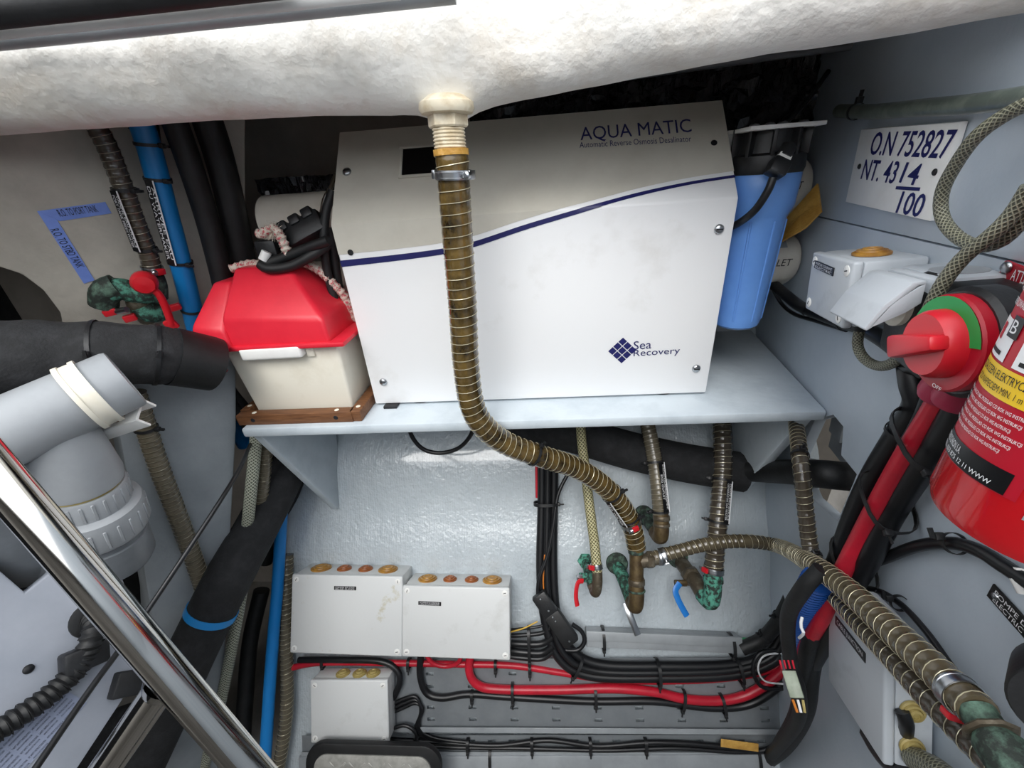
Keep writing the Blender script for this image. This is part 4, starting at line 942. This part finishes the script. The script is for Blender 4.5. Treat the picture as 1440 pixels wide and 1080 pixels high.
B2 = cable('lower_black_cable', 'black cable bending down between the junction boxes beneath the red cable', path('h', '592,915,.04 591,950,.035 600,974,.03 622,981,.03 660,976,.025 720,980,.025 830,986,.025 920,986,.025 1000,995,.025 1055,990,.03 1098,962,.05 1122,930,.06 1134,890,.07'), .0095)
for x, y, r in ((721, 974, 0), (837, 978, 0), (960, 984, -10), (1016, 990, 8)): bundle_tie(R2, 'h', x, y, .028, r, .024, .018)
bundle_tie(B2, 'h', 664, 978, .025, 0, .013, .012)
cable('red_loop', 'small red cable loop under the right large junction box', path('h', '598,918,.05 608,932,.045 626,937,.04 644,932,.045 650,918,.05'), .006, 'red_cable')
cable('box_loop_cable', 'black cable curving round the right side of the small junction box', path('h', '420,928,.03 480,928,.035 535,930,.04 558,942,.04 562,960,.04 553,982,.035'), .0085)
for i, dy in enumerate((0, 6, 12)):
    cable('small_box_lead', ['upper', 'middle', 'lower'][i] + ' black lead leaving the small junction box and joining the bottom run', path('h', f'548,{992 + dy},.03 570,{982 + dy},.03 585,{980 + dy * .7},.03 {592 + dy * .2},{996 + dy * .2},.03 {590 - dy * .4},{1024 + dy * .2},.03 612,{1038 + dy * .2},.03 660,{1044 + dy * .2},.03'), .005)
cable('small_loop_lead', 'black loop of lead beside the lower corner of the small junction box', path('h', '548,1026,.04 568,1020,.04 582,1027,.04 586,1040,.04 576,1047,.04'), .005)
bot = cable('bottom_run_cable', 'black cable run along the bottom tray, upper strand', path('h', '545,1040,.03 620,1044,.03 700,1048,.03 770,1041,.03 840,1049,.03 920,1044,.03 1000,1048,.03 1062,1056,.03 1090,1050,.035'), .0062)
cable('lower_run_cable', 'black cable run along the bottom tray, lower strand', path('h', '560,1047,.03 640,1051,.03 730,1052,.03 850,1055,.03 950,1052,.03 1030,1057,.03 1090,1056,.03'), .0055)
for x in (658, 748, 830, 908): bundle_tie(bot, 'h', x, 1048, .03, 0, .016, .011)
b = MB(); mm = frame('h', 1040, 1048, .038, -6); b.box((0, 0, 0), (.095, .020, .002), mm, .0005, 1); tag(b.build('torn_label', 'kraft_tape'), 'torn orange paper label lying on the bottom cables', 'label')
# tread plate with rubber edge at the bottom
tp = thing('tread_plate', 'aluminium tread plate with black rubber edging at the bottom edge', 'step', pt(525, 1070, 'h', .10))
mt0 = frame('h', 525, 1085, .12); 
def arch(w_, h_, r, n=8):
    o = [(-w_ / 2, -h_)]; 
    for i in range(n + 1): a = math.pi - i * math.pi / 2 / n; o.append((-w_ / 2 + r + r * math.cos(a), -r + r * math.sin(a)))
    for i in range(n + 1): a = math.pi / 2 - i * math.pi / 2 / n; o.append((w_ / 2 - r + r * math.cos(a), -r + r * math.sin(a)))
    return o + [(w_ / 2, -h_)]
sc1 = (pt(620, 1080, 'h', .12) - pt(430, 1080, 'h', .12)).length; dyp = (pt(525, 1045, 'h', .12) - pt(525, 1085, 'h', .12)).length
b = MB(); b.prism(arch(sc1, .16, .05), -.012, .006, mt0 @ Matrix.Translation((0, dyp, 0)), .004); b.build('rubber_edge', 'black_rubber', tp)
b = MB(); b.prism(arch(sc1 - .05, .16, .035), .005, .0095, mt0 @ Matrix.Translation((0, dyp - .024, 0)), .001); pl = b.build('plate', 'alu_tread', tp)
for i in range(9):
    for jj in range(2):
        mm = mt0 @ Matrix.Translation(((i - 4) * .026, dyp - .05 - jj * .026, .0095)) @ Matrix.Rotation(math.radians(45 if (i + jj) % 2 else -45), 4, 'Z')
        b = MB(); b.box((0, 0, .0006), (.024, .004, .0016), mm, .0007, 1); b.build('tread_bar', 'alu_tread', pl)
# right corner cluster
hose('blue_conduit', 'blue corrugated conduit in the right corner behind the hoses', [pt(1150, 815, 'r', .09), pt(1130, 850, 'r', .09), pt(1118, 878, 'r', .085), pt(1120, 900, 'r', .075)], .02, 'blue_conduit', .008, 'blue_conduit', rib=.09)
for i, (txt, r, lab) in enumerate((('1155,800,.10 1128,830,.12 1108,870,.12 1112,930,.10 1125,980,.08 1118,1020,.06 1085,1062,.04', .012, 'black cable looping down the right corner past the blue conduit'), ('1168,830,.06 1150,880,.06 1138,940,.05 1130,1000,.04 1105,1045,.03 1070,1075,.03', .018, 'thick taped black cable falling down the right corner to the bottom'), ('1160,860,.06 1140,900,.07 1128,950,.06 1120,1005,.05 1095,1050,.04', .014, 'black cable beside the pale wire connector in the right corner'))):
    cable('corner_cable', lab, path('r', txt), r, 'black_rubber', group='corner cables')
cn = thing('wire_connector', 'pale multi-pin wire connector hanging in the right corner', 'connector', pt(1115, 962, 'r', .11))
mm = frame('r', 1115, 962, .12, 0) ; ccx = mframe(pt(1115, 962, 'r', .13), (C0 - pt(1115, 962, 'r', .13)), (1, 0, 0))
b = MB(); b.box((0, 0, 0), (.020, .036, .014), ccx, .002); b.build('housing', 'connector_pale', cn)
for i in range(4): b = MB(); b.cyl(ccx @ V((-.009 + i * .006, .02, 0)), ccx @ V((-.008 + i * .006, .032, 0)), .0015, n=6); b.build('pin_wire', 'red_cable', cn)
for i in range(3): b = MB(); b.cyl(ccx @ V((-.007 + i * .007, -.02, 0)), ccx @ V((-.006 + i * .005, -.036, .002)), .002, n=6); b.build('pin_wire', ['orange_wire', 'label_white', 'cream_rubber'][i], cn)
cable('white_wire', 'thin white wire loop above the pale connector in the corner', path('r', '1128,868,.12 1126,880,.125 1130,890,.125 1124,897,.12'), .0022, 'label_white')
cable('striped_loop', 'black and white wire loop at the right end of the red cables', path('h', '1105,918,.06 1075,922,.06 1066,940,.06 1076,958,.06 1104,962,.06'), .0022, 'label_white')
cable('striped_loop_black', 'black wire loop at the right end of the red cables', path('h', '1108,914,.055 1070,918,.055 1059,942,.055 1072,966,.055 1106,968,.055'), .005)
# ================================================================== BATTERY BOX
bb = thing('battery_box', 'white battery box with glossy red lid on the left end of the shelf', 'battery box', (-.51, .83, ZT))
X0b, X1b = -.634, -.402; Yb0, Yb1 = .742, .875; ZBm = ZT + .176
b = MB(); vs = [(X0b + .012, Yb0 + .004, ZT + .001), (X1b - .006, Yb0 + .004, ZT + .001), (X1b - .006, Yb1, ZT + .001), (X0b + .012, Yb1, ZT + .001), (X0b - .006, Yb0 - .004, ZBm), (X1b + .002, Yb0 - .004, ZBm), (X1b + .002, Yb1 + .01, ZBm), (X0b - .006, Yb1 + .01, ZBm)]
bm = bmesh.new(); vv = [bm.verts.new(p) for p in vs]
for f in ((0, 3, 2, 1), (4, 5, 6, 7), (0, 1, 5, 4), (1, 2, 6, 5), (2, 3, 7, 6), (3, 0, 4, 7)): bm.faces.new([vv[i] for i in f])
bmesh.ops.bevel(bm, geom=bm.edges[:], offset=.006, segments=3, affect='EDGES', profile=.5); b.bm(bm); b.build('case', 'ivory', bb)
hp = pt(385, 495, Yb0 - .01); b = MB(); a0, a1 = pt(342, 497, Yb0 - .012), pt(427, 492, Yb0 - .012); mm = mframe((a0 + a1) / 2, (0, -1, 0), a1 - a0)
b.box((0, 0, 0), ((a1 - a0).length, .026, .026), mm, .006, 3); b.build('handle', 'white_plastic', bb)
b = MB(); mm2 = mframe(pt(436, 491, Yb0 - .004), (0, -1, 0), a1 - a0); b.box((0, 0, 0), (.016, .03, .008), mm2, .002); b.build('handle_mount', 'ivory', bb)
# lid: lofted body with chamfered right shoulder and a grooved left lobe
mxy = Matrix(((1, 0, 0, 0), (0, 0, 1, 0), (0, 1, 0, 0), (0, 0, 0, 1)))
def lid(x0, x1, y0, y1, z0, z1, cl, cr_, cf, name, bev=.008, xs_=None):
    bm = bmesh.new(); q = [bm.verts.new(p) for p in ((x0, y0, z0), (x1, y0, z0), (x1, y1, z0), (x0, y1, z0))]
    md = [bm.verts.new(p) for p in ((x0, y0 + .004, z0 + (z1 - z0) * .42), (x1 - .004, y0 + .004, z0 + (z1 - z0) * .36), (x1 - .004, y1, z0 + (z1 - z0) * .36), (x0, y1, z0 + (z1 - z0) * .42))]
    tp_ = [bm.verts.new(p) for p in ((x0 + cl, y0 + cf, z1), (x1 - cr_, y0 + cf, z1), (x1 - cr_, y1 - .02, z1), (x0 + cl, y1 - .02, z1))]
    bm.faces.new(q[::-1]); bm.faces.new(tp_)
    for lo, hi in ((q, md), (md, tp_)):
        for i in range(4): k = (i + 1) % 4; bm.faces.new((lo[i], lo[k], hi[k], hi[i]))
    bmesh.ops.recalc_face_normals(bm, faces=bm.faces[:])
    bmesh.ops.bevel(bm, geom=bm.edges[:], offset=bev, segments=3, affect='EDGES', profile=.6)
    return MB().bm(bm)
zl = ZBm - .004
l = lid(X0b + .022, X1b - .004, Yb0 - .016, Yb1 + .016, zl, ZBm + .136, .01, .085, .075, 'lid').build('lid', 'red_lid', bb)
lid(X0b - .040, X0b + .030, Yb0 - .024, Yb1 + .016, zl - .006, ZBm + .114, .028, .004, .07, 'l').build('lid_lobe', 'red_lid', l)
lid(X0b - .046, X0b - .02, Yb0 + .01, Yb1 - .02, zl - .002, ZBm + .06, .008, .004, .02, 'l', .005).build('lid_latch', 'red_lid', l)
b = MB(); b.box(((X0b + X1b) / 2 + .02, (Yb0 + Yb1) / 2, zl), (X1b - X0b + .01, Yb1 - Yb0 + .046, .01), None, .003); b.build('lid_rim', 'red_lid', l)
# wooden cleats
for nm, lab, c0, c1, hw in (('front', 'brown wooden cleat along the front of the battery box', (X0b - .018, Yb0 - .016, 0), (X1b + .004, Yb0 - .016, 0), .012), ('right', 'brown wooden cleat along the right side of the battery box', (X1b + .01, Yb0 - .026, 0), (X1b + .012, Yb1, 0), .012), ('left', 'brown wooden cleat along the left side of the battery box', (X0b - .014, Yb0 - .003, 0), (X0b - .012, Yb1, 0), .010)):
    a = V(c0); c = V(c1); d = c - a; o = thing('wooden_cleat', lab, 'cleat', (a + c) / 2 + V((0, 0, ZT)), 'battery box cleats')
    mm = mframe((a + c) / 2 + V((0, 0, ZT + .0125)), (0, 0, 1), d); b = MB(); b.box((0, 0, 0), (d.length, hw * 2, .024), mm, .0015); b.build('batten', 'wood', o)
    for t in (-.36, .36):
        b = MB(); b.lathe([(.005, 0), (.0045, .0006), (0, .0008)], mm @ Matrix.Translation((d.length * t, 0, .012)), 12); b.build('plug', 'ivory', o)
        if nm == 'front': b = MB(); b.lathe([(.005, 0), (.0045, .0006), (0, .0008)], mm @ Matrix.Translation((d.length * t, -hw, 0)) @ Matrix.Rotation(math.pi / 2, 4, 'X'), 12); b.build('screw_hole', 'ink', o)
# rope over the lid, frayed end, cables
rope = hose('lashing_rope', 'red and white lashing rope tied over the battery lid', ypath('325,378,.83 350,371,.84 372,372,.835 392,372,.82 420,368,.83 445,378,.83 468,398,.83 486,420,.84 498,450,.85'), .008, 'rope_white', .012, 'rope_fray', rib=.12, cat='rope')
hose('rope_tail', 'frayed knot and tail of the lashing rope above the lid', ypath('405,358,.80 398,340,.80 390,326,.80 383,322,.80 374,326,.80 362,330,.80'), .0085, 'rope_white', .010, 'rope_fray', rib=.15, cat='rope')
rnd = random.Random(4); b = MB(); kc = pt(384, 326, .798)
for i in range(130):
    d = V((rnd.gauss(0, 1), rnd.gauss(0, 1), rnd.gauss(0, 1))).normalized(); b.cyl(kc, kc + d * rnd.uniform(.008, .022), .0006, .0003, 3)
fz = b.build('rope_fray', 'rope_fray'); tag(fz, 'fuzzy frayed strands of the rope knot above the red lid', 'rope', kind='stuff')
cable('battery_lead', 'thick black battery lead looping across the top of the red lid', ypath('462,338,.80 440,346,.80 410,358,.80 378,370,.795 366,371,.79 378,378,.785 410,374,.79 440,358,.80 462,344,.82'), .0095, 'black_rubber')
cable('lid_side_lead', 'black lead hanging between the battery lid and the desalinator, left one', ypath('468,268,.85 458,300,.84 456,340,.83 460,380,.83 470,420,.83 482,460,.83 490,490,.84'), .0085, 'black_rubber', group='black leads beside the lid')
cable('lid_side_lead', 'black lead hanging between the battery lid and the desalinator, right one', ypath('462,320,.85 468,350,.85 474,390,.85 482,430,.85 492,465,.85 505,500,.86'), .0095, 'black_rubber', group='black leads beside the lid')
cable('grey_thin_lead', 'thin grey lead rising from the black fuse holder', ypath('452,300,.86 456,280,.87 466,262,.88 472,245,.90'), .004, 'hose_brown')
fh = thing('fuse_holder', 'black fuse holder block strapped above the red battery lid', 'fuse holder', pt(425, 320, .84))
a, c = pt(398, 342, .83), pt(456, 310, .85); mm = mframe((a + c) / 2, (0, -.9, .45), c - a)
b = MB(); b.box((0, 0, 0), ((c - a).length, .045, .035), mm, .006); b.build('body', 'black_plastic', fh)
for t in (-.3, 0, .3): b = MB(); b.box((t * (c - a).length, .02, .005), (.022, .02, .034), mm, .004); b.build('cap', 'black_plastic', fh)
b = MB(); b.box(pt(380, 352, .82), (.042, .03, .04), None, .005); b.build('terminal_block', 'black_plastic', fh)
b = MB(); b.lathe([(.009, 0), (.009, .018)], mframe(pt(370, 366, .79), (.4, .2, .6)), 12); b.build('white_sleeve', 'white_plastic', fh)
cable('red_thin_wire', 'thin red wire loop at the left of the battery box', ypath('292,474,.74 280,480,.73 276,492,.73 290,506,.735 312,518,.745'), .0025, 'red_cable')
cable('red_strap_wire', 'red wire hanging from the left edge of the red lid', ypath('296,482,.745 300,500,.75 310,515,.755 318,522,.76'), .005, 'red_cable')
b = MB(); b.box(pt(287, 509, .76), (.035, .002, .018), None, .0005); tag(b.build('metal_tag', 'steel'), 'small steel plate beside the red wires left of the battery box', 'plate')

# ================================================================== UPPER LEFT
lh = hose('tank_hose', 'grey brown wire-reinforced hose coming down beside the blue tape, upper left', path('w', '128,165,.05 150,205,.05 172,260,.05 192,315,.05 208,355,.05 216,385,.05'), .0155, 'hose_brown', .012, 'wire_dull', clamps=((.97, True, .3),), ties=(.42,))
hose_label(lh, .42, .82, -.8, .015, ['VANNE EAU DOUCE', 'PORT TANK FRESH WATER'])
bp_ = hose('blue_pipe', 'blue water pipe descending beside the grey hose, upper left', path('w', '196,165,.05 212,215,.05 232,290,.05 250,355,.05 268,425,.045 282,480,.03 318,575,.03 345,625,.03'), .019, 'blue_pipe', ties=(.06, .47))
hose_label(bp_, .13, .33, -.6, .016, ['ARRIVEE EAU', 'DU WATERMAKER'])
hose('dark_pipe', 'black pipe hanging in the upper left shadow, nearer one', path('w', '238,150,.06 265,225,.06 292,310,.05 312,390,.05 322,440,.05'), .021, 'black_rubber', group='black pipes in the upper left')
hose('dark_pipe', 'black pipe hanging in the upper left shadow, beside the brown wall', path('w', '285,150,.05 308,220,.04 330,310,.03 352,420,.02'), .026, 'black_rubber', group='black pipes in the upper left')
hose('dark_vent_hose', 'dark corrugated vent hose just under the beam at upper left', path('w', '190,172,.03 205,185,.03 225,190,.03'), .016, 'black_rubber', .008, 'wire_dull')
v = thing('red_handle_valve', 'corroded green valve with a long red handle at upper left', 'valve', pt(190, 415, 'w'))
def welb(name, mt, txt, r): return elbow(v, name, mt, txt, r, 18, 'w')
welb('connector', 'verdigris_dark', '216,388,.05 221,402,.05 222,418,.05', .017); welb('body', 'verdigris', '222,412,.05 206,412,.055 190,412,.05 168,406,.05 152,412,.05', .021)
welb('elbow', 'verdigris_dark', '165,402,.05 148,410,.05 146,428,.045', .023); welb('lower_body', 'bronze_dark', '196,414,.045 198,430,.04 212,446,.03', .022); welb('lower_elbow', 'verdigris', '200,430,.05 210,440,.05 224,438,.04', .02)
P = cr(path('w', '202,398,.10 212,404,.10 224,415,.10 232,430,.10 238,446,.10 241,456,.10'), .004); b = MB(); b.sweep(P, [.013 if i < 5 else .0085 for i in range(len(P))], 14, flat=(.8, 1)); hd = b.build('handle', 'red_handle', v)
b = MB(); b.lathe([(.016, -.02), (.021, -.01), (.021, .004), (.016, .012), (0, .014)], mframe(pt(203, 398, 'w', .10), PL['w'][1]), 22); b.build('handle_hub', 'red_handle', hd)
b = MB(); b.box((0, 0, 0), (.02, .022, .012), mframe(P[-1], PL['w'][1], (1, 0, .2)), .003); b.build('handle_tip', 'red_handle', hd)
for q in ((155, 439), (183, 447), (246, 432)):
    b = MB(); b.box((0, 0, 0), (.022, .014, .012), mframe(pt(*q, 'w', .06), PL['w'][1], (1, 0, 0)), .003); b.build('clamp_screw', 'red_handle', v)
b = MB(); b.lathe([(.006, 0), (.006, .025)], mframe(pt(163, 438, 'w', .06), (1, 0, .1)), 12); b.build('clamp_spindle', 'steel', v)
# blue masking tape
tape = thing('masking_tape', 'blue masking tape with handwritten tank names on the beige frame', 'tape', pt(80, 310, 'w'))
for nm, qd in (('a', ((52, 297), (148, 284), (157, 300), (84, 311))), ('b', ((52, 297), (80, 309), (133, 394), (118, 399)))):
    q = [pt(*c, 'w', .0012 if nm == 'a' else .0016) for c in qd]; b = MB(); n_ = PL['w'][1]; b.add(q + [p - n_ * .0006 for p in q], [(0, 1, 2, 3), (7, 6, 5, 4), (0, 4, 5, 1), (1, 5, 6, 2), (2, 6, 7, 3), (3, 7, 4, 0)]); b.build('tape_strip', 'blue_tape', tape)
ptext('R.O. TO PORT TANK', 'w', (82, 300), (136, 293), 'ink', tape, .002, height=.012); ptext('R.O. TO STBD TANK', 'w', (76, 322), (114, 376), 'ink', tape, .0022, height=.012)

# ================================================================== LEFT: FOAM HOSE, PVC, LADDER
P = cr([cz(-520, 520, .50), cz(-240, 512, .55), cz(-60, 508, .60), cz(0, 507, .62), cz(80, 503, .655), cz(160, 499, .69), cz(230, 500, .73), cz(300, 512, .80)], .01); b = MB()
fr = b.sweep(P, [.067 - .022 * max(0, (i / len(P) - .4) / .6) + .0015 * math.sin(i * .9) for i in range(len(P))], 28); fo = tag(b.build('foam_lagged_hose', 'foam_and_shade_black'), 'very thick black foam-lagged hose crossing the left side', 'hose')
for i in (int(len(P) * .72), int(len(P) * .84)): b = MB(); tie_ring(b, fr, i, side=1.2); b.build('cable_tie', 'black_plastic', fo)
b = MB(); b.sweep(P[int(len(P) * .88):], .0525, 28); b.build('end_sleeve', 'black_rubber', fo)
for i, (txt, r, lab) in enumerate((('290,500,.76 305,545,.77 330,575,.78 352,600,.80', .014, 'black cable dropping behind the battery box, outer one'), ('305,500,.79 322,545,.80 345,575,.81 360,600,.82', .012, 'black cable dropping behind the battery box, inner one'))): cable('drop_cable', lab, ypath(txt), r, 'black_rubber', group='drop cables behind the battery box')
pv = thing('drain_pipe', 'grey plastic drain pipe with tee and screw union at the left edge', 'pipe', cz(100, 640, .6))
a, c = cz(-60, 640, .50), cz(178, 532, .60); a = a - (c - a) * 1.2; d = (c - a); L = d.length; rP = .0445
b = MB(); b.lathe([(rP, 0), (rP, L - .006), (rP * .97, L - .001), (rP * .9, L), (rP * .88, L - .03), (0, L - .03)], mframe(a, d), 36); b.build('main_pipe', 'pvc', pv)
t0 = cz(74, 588, .555); t1 = cz(155, 770, .68); td = t1 - t0; TL = td.length; mt1 = mframe(t0, td)
b = MB(); b.lathe([(rP * .72, 0), (rP * .92, .035), (rP * 1.12, TL * .40), (rP * 1.10, TL * .44)], mt1, 36); b.build('tee_branch', 'pvc', pv)
b = MB(); b.lathe([(rP * 1.03, TL * .43), (rP * 1.03, TL * .47)], mt1, 36); b.build('gasket', 'cream_rubber', pv)
b = MB(); b.lathe([(rP * 1.08, TL * .46), (rP * 1.12, TL * .47), (rP * 1.12, TL * .60), (rP * 1.06, TL * .61)], mt1, 36); uc = b.build('union_collar', 'pvc', pv)
b = MB(); b.lathe([(rP * 1.18, TL * .60), (rP * 1.34, TL * .62), (rP * 1.38, TL * .65), (rP * 1.38, TL * .80), (rP * 1.32, TL * .82)], mt1, 40); un = b.build('union_nut', 'pvc', pv)
for i in range(24):
    a_ = i * math.pi / 12; mm = mt1 @ Matrix.Rotation(a_, 4, 'Z')
    b = MB(); b.box((rP * 1.38, 0, TL * .725), (.003, .004, TL * .13), mm, .0008, 1); b.build('grip_rib', 'pvc', un)
    b = MB(); b.box((rP * 1.12, 0, TL * .535), (.0025, .004, TL * .11), mm, .0008, 1); b.build('grip_rib', 'pvc', uc)
b = MB(); b.lathe([(rP * 1.16, TL * .81), (rP * 1.16, TL * .88), (rP * 1.22, TL * .885), (rP * 1.22, TL * 1.08), (rP * 1.1, TL * 1.12), (0, TL * 1.12)], mt1, 36); b.build('lower_socket', 'pvc_dark', pv)
P = cr([cz(115, 745, .66), cz(60, 780, .66), cz(20, 735, .60), cz(-30, 690, .56), cz(-200, 640, .50)], .01); b = MB(); b.sweep(P, .05, 24); b.build('lower_elbow', 'pvc_dark', pv)
b = MB(); b.sweep(cr([cz(88, 790, .655), cz(108, 815, .66), cz(122, 838, .665)], .006), .032, 24); b.build('lower_spigot', 'pvc_dark', pv)
# clamp strap and bracket
m = mframe(a.lerp(c, .882), d); b = MB()
for z in (-.008, .010): b.lathe([(rP + .0015, z - .003), (rP + .005, z - .003), (rP + .005, z + .003), (rP + .0015, z + .003), (rP + .0015, z - .003)], m, 36, cap=False)
b.lathe([(rP + .001, -.008), (rP + .003, -.008), (rP + .003, .010), (rP + .001, .010), (rP + .001, -.008)], m, 36, cap=False); b.build('pipe_strap', 'ivory', pv)
bk = thing('pipe_bracket', 'white metal channel bracket holding the strap of the grey drain pipe', 'bracket', cz(165, 600, .64))
p = cz(165, 590, .62); p2 = cz(202, 578, .62); q = cz(120, 598, .62); ud = (p2 - q); mm = mframe((p2 + q) / 2, V((-.15, -.55, .8)), ud); Lb = ud.length
b = MB(); b.box((0, 0, 0), (Lb, .036, .004), mm, .001); b.box((0, -.017, -.010), (Lb, .004, .022), mm, .001); b.box((0, .017, -.010), (Lb, .004, .022), mm, .001); b.build('channel', 'white_plastic', bk)
b = MB(); b.lathe([(.013, .002), (.013, .004), (.008, .005), (.008, .010), (0, .011)], mm @ Matrix.Translation((Lb * .12, 0, 0)), 6); b.build('rusty_bolt', 'copper_rubber', bk)
# hoses on the grey frame
hose('frame_hose', 'olive wire-reinforced hose lying down the grey frame at left', path('l', '190,552,.03 205,600,.025 225,660,.025 248,720,.025 272,785,.025 290,840,.025 305,890,.02'), .0165, 'hose_grey', .011, 'wire_dull', ties=(.12,))
hose('braided_riser', 'pale braided hose rising to the left corner of the shelf', ypath('362,600,.76 358,640,.75 352,700,.72 346,760,.70 340,830,.66 328,900,.61 312,980,.56 292,1060,.50 280,1110,.47'), .0135, 'braid_clear')
hose('dark_riser', 'brown wire-reinforced hose behind the pale braided riser', ypath('376,610,.79 372,660,.77 366,720,.75 360,780,.73'), .014, 'hose_grey', .012, 'wire_dull')
lag = hose('lagged_drain_hose', 'thick black foam-lagged hose falling from the shelf bracket to the bottom left', [pt(412, 630, .93), pt(398, 668, .84), pt(362, 740, .735), pt(325, 806, 'l', .058), pt(295, 866, 'l', .064), pt(266, 926, 'l', .07), pt(232, 1000, 'l', .075), pt(185, 1100, 'l', .08)], .052, 'foam_and_shade_black', n=24)
fr = o_fr[lag]; i = int(.53 * len(fr)); b = MB(); f = fr[i]; b.lathe([(.0525, -.008), (.0545, -.008), (.0545, .008), (.0525, .008), (.0525, -.008)], mframe(f[0], f[1]), 32, cap=False); b.build('blue_band', 'blue_band', lag)
hose('lagged_branch', 'black foam-lagged branch beside the chrome ladder rung', ypath('250,1000,.55 200,1010,.53 150,1030,.51 118,1070,.48 108,1120,.44'), .045, 'foam_and_shade_black', n=24)
hose('second_lagged_hose', 'second black hose in shadow behind the lagged drain hose', path('h', '430,640,.03 412,690,.02 392,730,.0 372,790,-.02'), .022, 'black_rubber')
hose('blue_hose', 'bright blue hose falling beside the left junction box', path('h', '398,690,.06 394,760,.06 390,830,.06 384,900,.06 379,970,.06 374,1050,.06 370,1110,.06'), .0158, 'blue_hose')
hose('ribbed_drain_hose', 'grey ribbed wire-reinforced hose at the left side of the junction boxes', path('h', '404,780,.03 403,860,.035 403,920,.035 404,980,.035 400,1030,.035 388,1100,.035'), .0165, 'hose_grey', .0135, 'wire_bright')
cable('pull_cord', 'thin black cord stretched diagonally across the lower left', [pt(352, 625, .74), cz(325, 680, .73), cz(205, 862, .60), cz(130, 965, .52), cz(40, 1095, .44)], .0038, cat='cord')
hose('corner_riser', 'black hose in shadow at the left of the blue hose', path('h', '368,830,.0 352,900,.0 345,980,.0 340,1060,.0'), .022, 'black_rubber')
# chrome ladder
ld = thing('boarding_ladder', 'polished chrome ladder tube with a rung in the lower left foreground', 'ladder', cz(240, 940, .4))
a, c = cz(-90, 566, .335), cz(420, 1160, .43); b = MB(); a = a - (c - a) * .6; c = c + (c - a) * .15; b.cyl(a, c, .0155, n=32); b.build('rail', 'chrome', ld)
r0 = cz(240, 948, .395); r1 = cz(95, 1158, .415); b = MB(); b.cyl(r0, r1, .0145, n=28); b.build('rung', 'chrome', ld)
b = MB(); b.lathe([(.0185, .008), (.0172, .014), (.0150, .02)], mframe(r0, r1 - r0), 28, cap=False); b.build('weld_collar', 'chrome', ld)
r2_ = cz(352, 1078, .42); b = MB(); b.cyl(r2_, r2_ + (r1 - r0), .0145, n=28); b.build('rung', 'chrome', ld)
# engine cover panel
tri_plane('e', cz(0, 850, .56), cz(200, 900, .68), cz(100, 1080, .58))
ep = thing('engine_cover', 'pale grey engine cover panel with a black hose at the lower left', 'panel', pt(100, 950, 'e'))
Me = frame('e', 100, 950); Mei = Me.inverted()
poly = [((Mei @ pt(*q, 'e')).x, (Mei @ pt(*q, 'e')).y) for q in ((-420, 640), (-120, 740), (0, 802), (36, 833), (72, 804), (92, 758), (152, 752), (207, 912), (205, 936), (172, 985), (90, 1110), (-60, 1330), (-420, 1500))]
b = MB(); b.prism(poly[::-1], -.02, 0, Me, .003); b.build('cover', 'engine_white', ep)
b = MB(); b.lathe([(.026, 0), (.026, .004), (.02, .006)], frame('e', 128, 870, 0), 24); b.build('hose_grommet', 'black_rubber', ep)
eh = hose('cover_hose', 'black corrugated hose leaving the engine cover to the left edge', [pt(130, 866, 'e', 0), pt(133, 880, 'e', .025), pt(128, 900, 'e', .03), pt(120, 925, 'e', .025), pt(100, 950, 'e', .025), pt(60, 985, 'e', .025), pt(0, 1025, 'e', .025), pt(-60, 1065, 'e', .025), pt(-220, 1160, 'e', .025)], .0135, 'black_rubber', .009, 'black_rubber', rib=.1)
b = MB(); b.box((0, 0, 0), (.05, .032, .026), frame('e', 119, 925, .025, 60) @ Matrix.Rotation(math.pi / 2, 4, 'Z'), .004); b.build('coupling', 'black_plastic', eh)
screw(ep, frame('e', 40, 941, 0), .006, 'ink', False)
m, w_, h_ = rect('e', .0012, (88, 969), (117, 984), (20, 1110), (-50, 1075)); b = MB(); b.box((0, 0, 0), (w_, h_, .0008), m); sh = b.build('instruction_sheet', 'sheet_print', ep)
for i in range(16): text('IMPORTANT SAFETY INSTRUCTIONS READ BEFORE USE'[i:i + 30 - (i * 7) % 9], m @ Matrix.Translation((((i % 4) - 1.5) * w_ * .235, (i // 4 - 1.5) * h_ * .23, .0006)) @ Matrix.Rotation(math.pi / 2, 4, 'Z'), h_ * .21, 'ink', sh, height=w_ * .05)
for i in range(16): text('WARNING DO NOT REMOVE COVER'[i % 3:], m @ Matrix.Translation((((i % 4) - 1.5) * w_ * .235 + w_ * .1, (i // 4 - 1.5) * h_ * .23, .0006)) @ Matrix.Rotation(math.pi / 2, 4, 'Z'), h_ * .18, 'ink', sh, height=w_ * .04)
hose('dark_ribbed_hose', 'dark ribbed hose in the shadow above the engine cover', [cz(-30, 770, .62), cz(20, 795, .64), cz(60, 800, .66), cz(90, 790, .68)], .018, 'black_rubber', .012, 'black_rubber', rib=.1)
b = MB(); b.box((0, 0, 0), (.05, .035, .02), frame('e', 186, 960, .01, -50), .003); tag(b.build('rubber_latch', 'black_rubber'), 'black rubber latch at the right edge of the engine cover', 'latch')
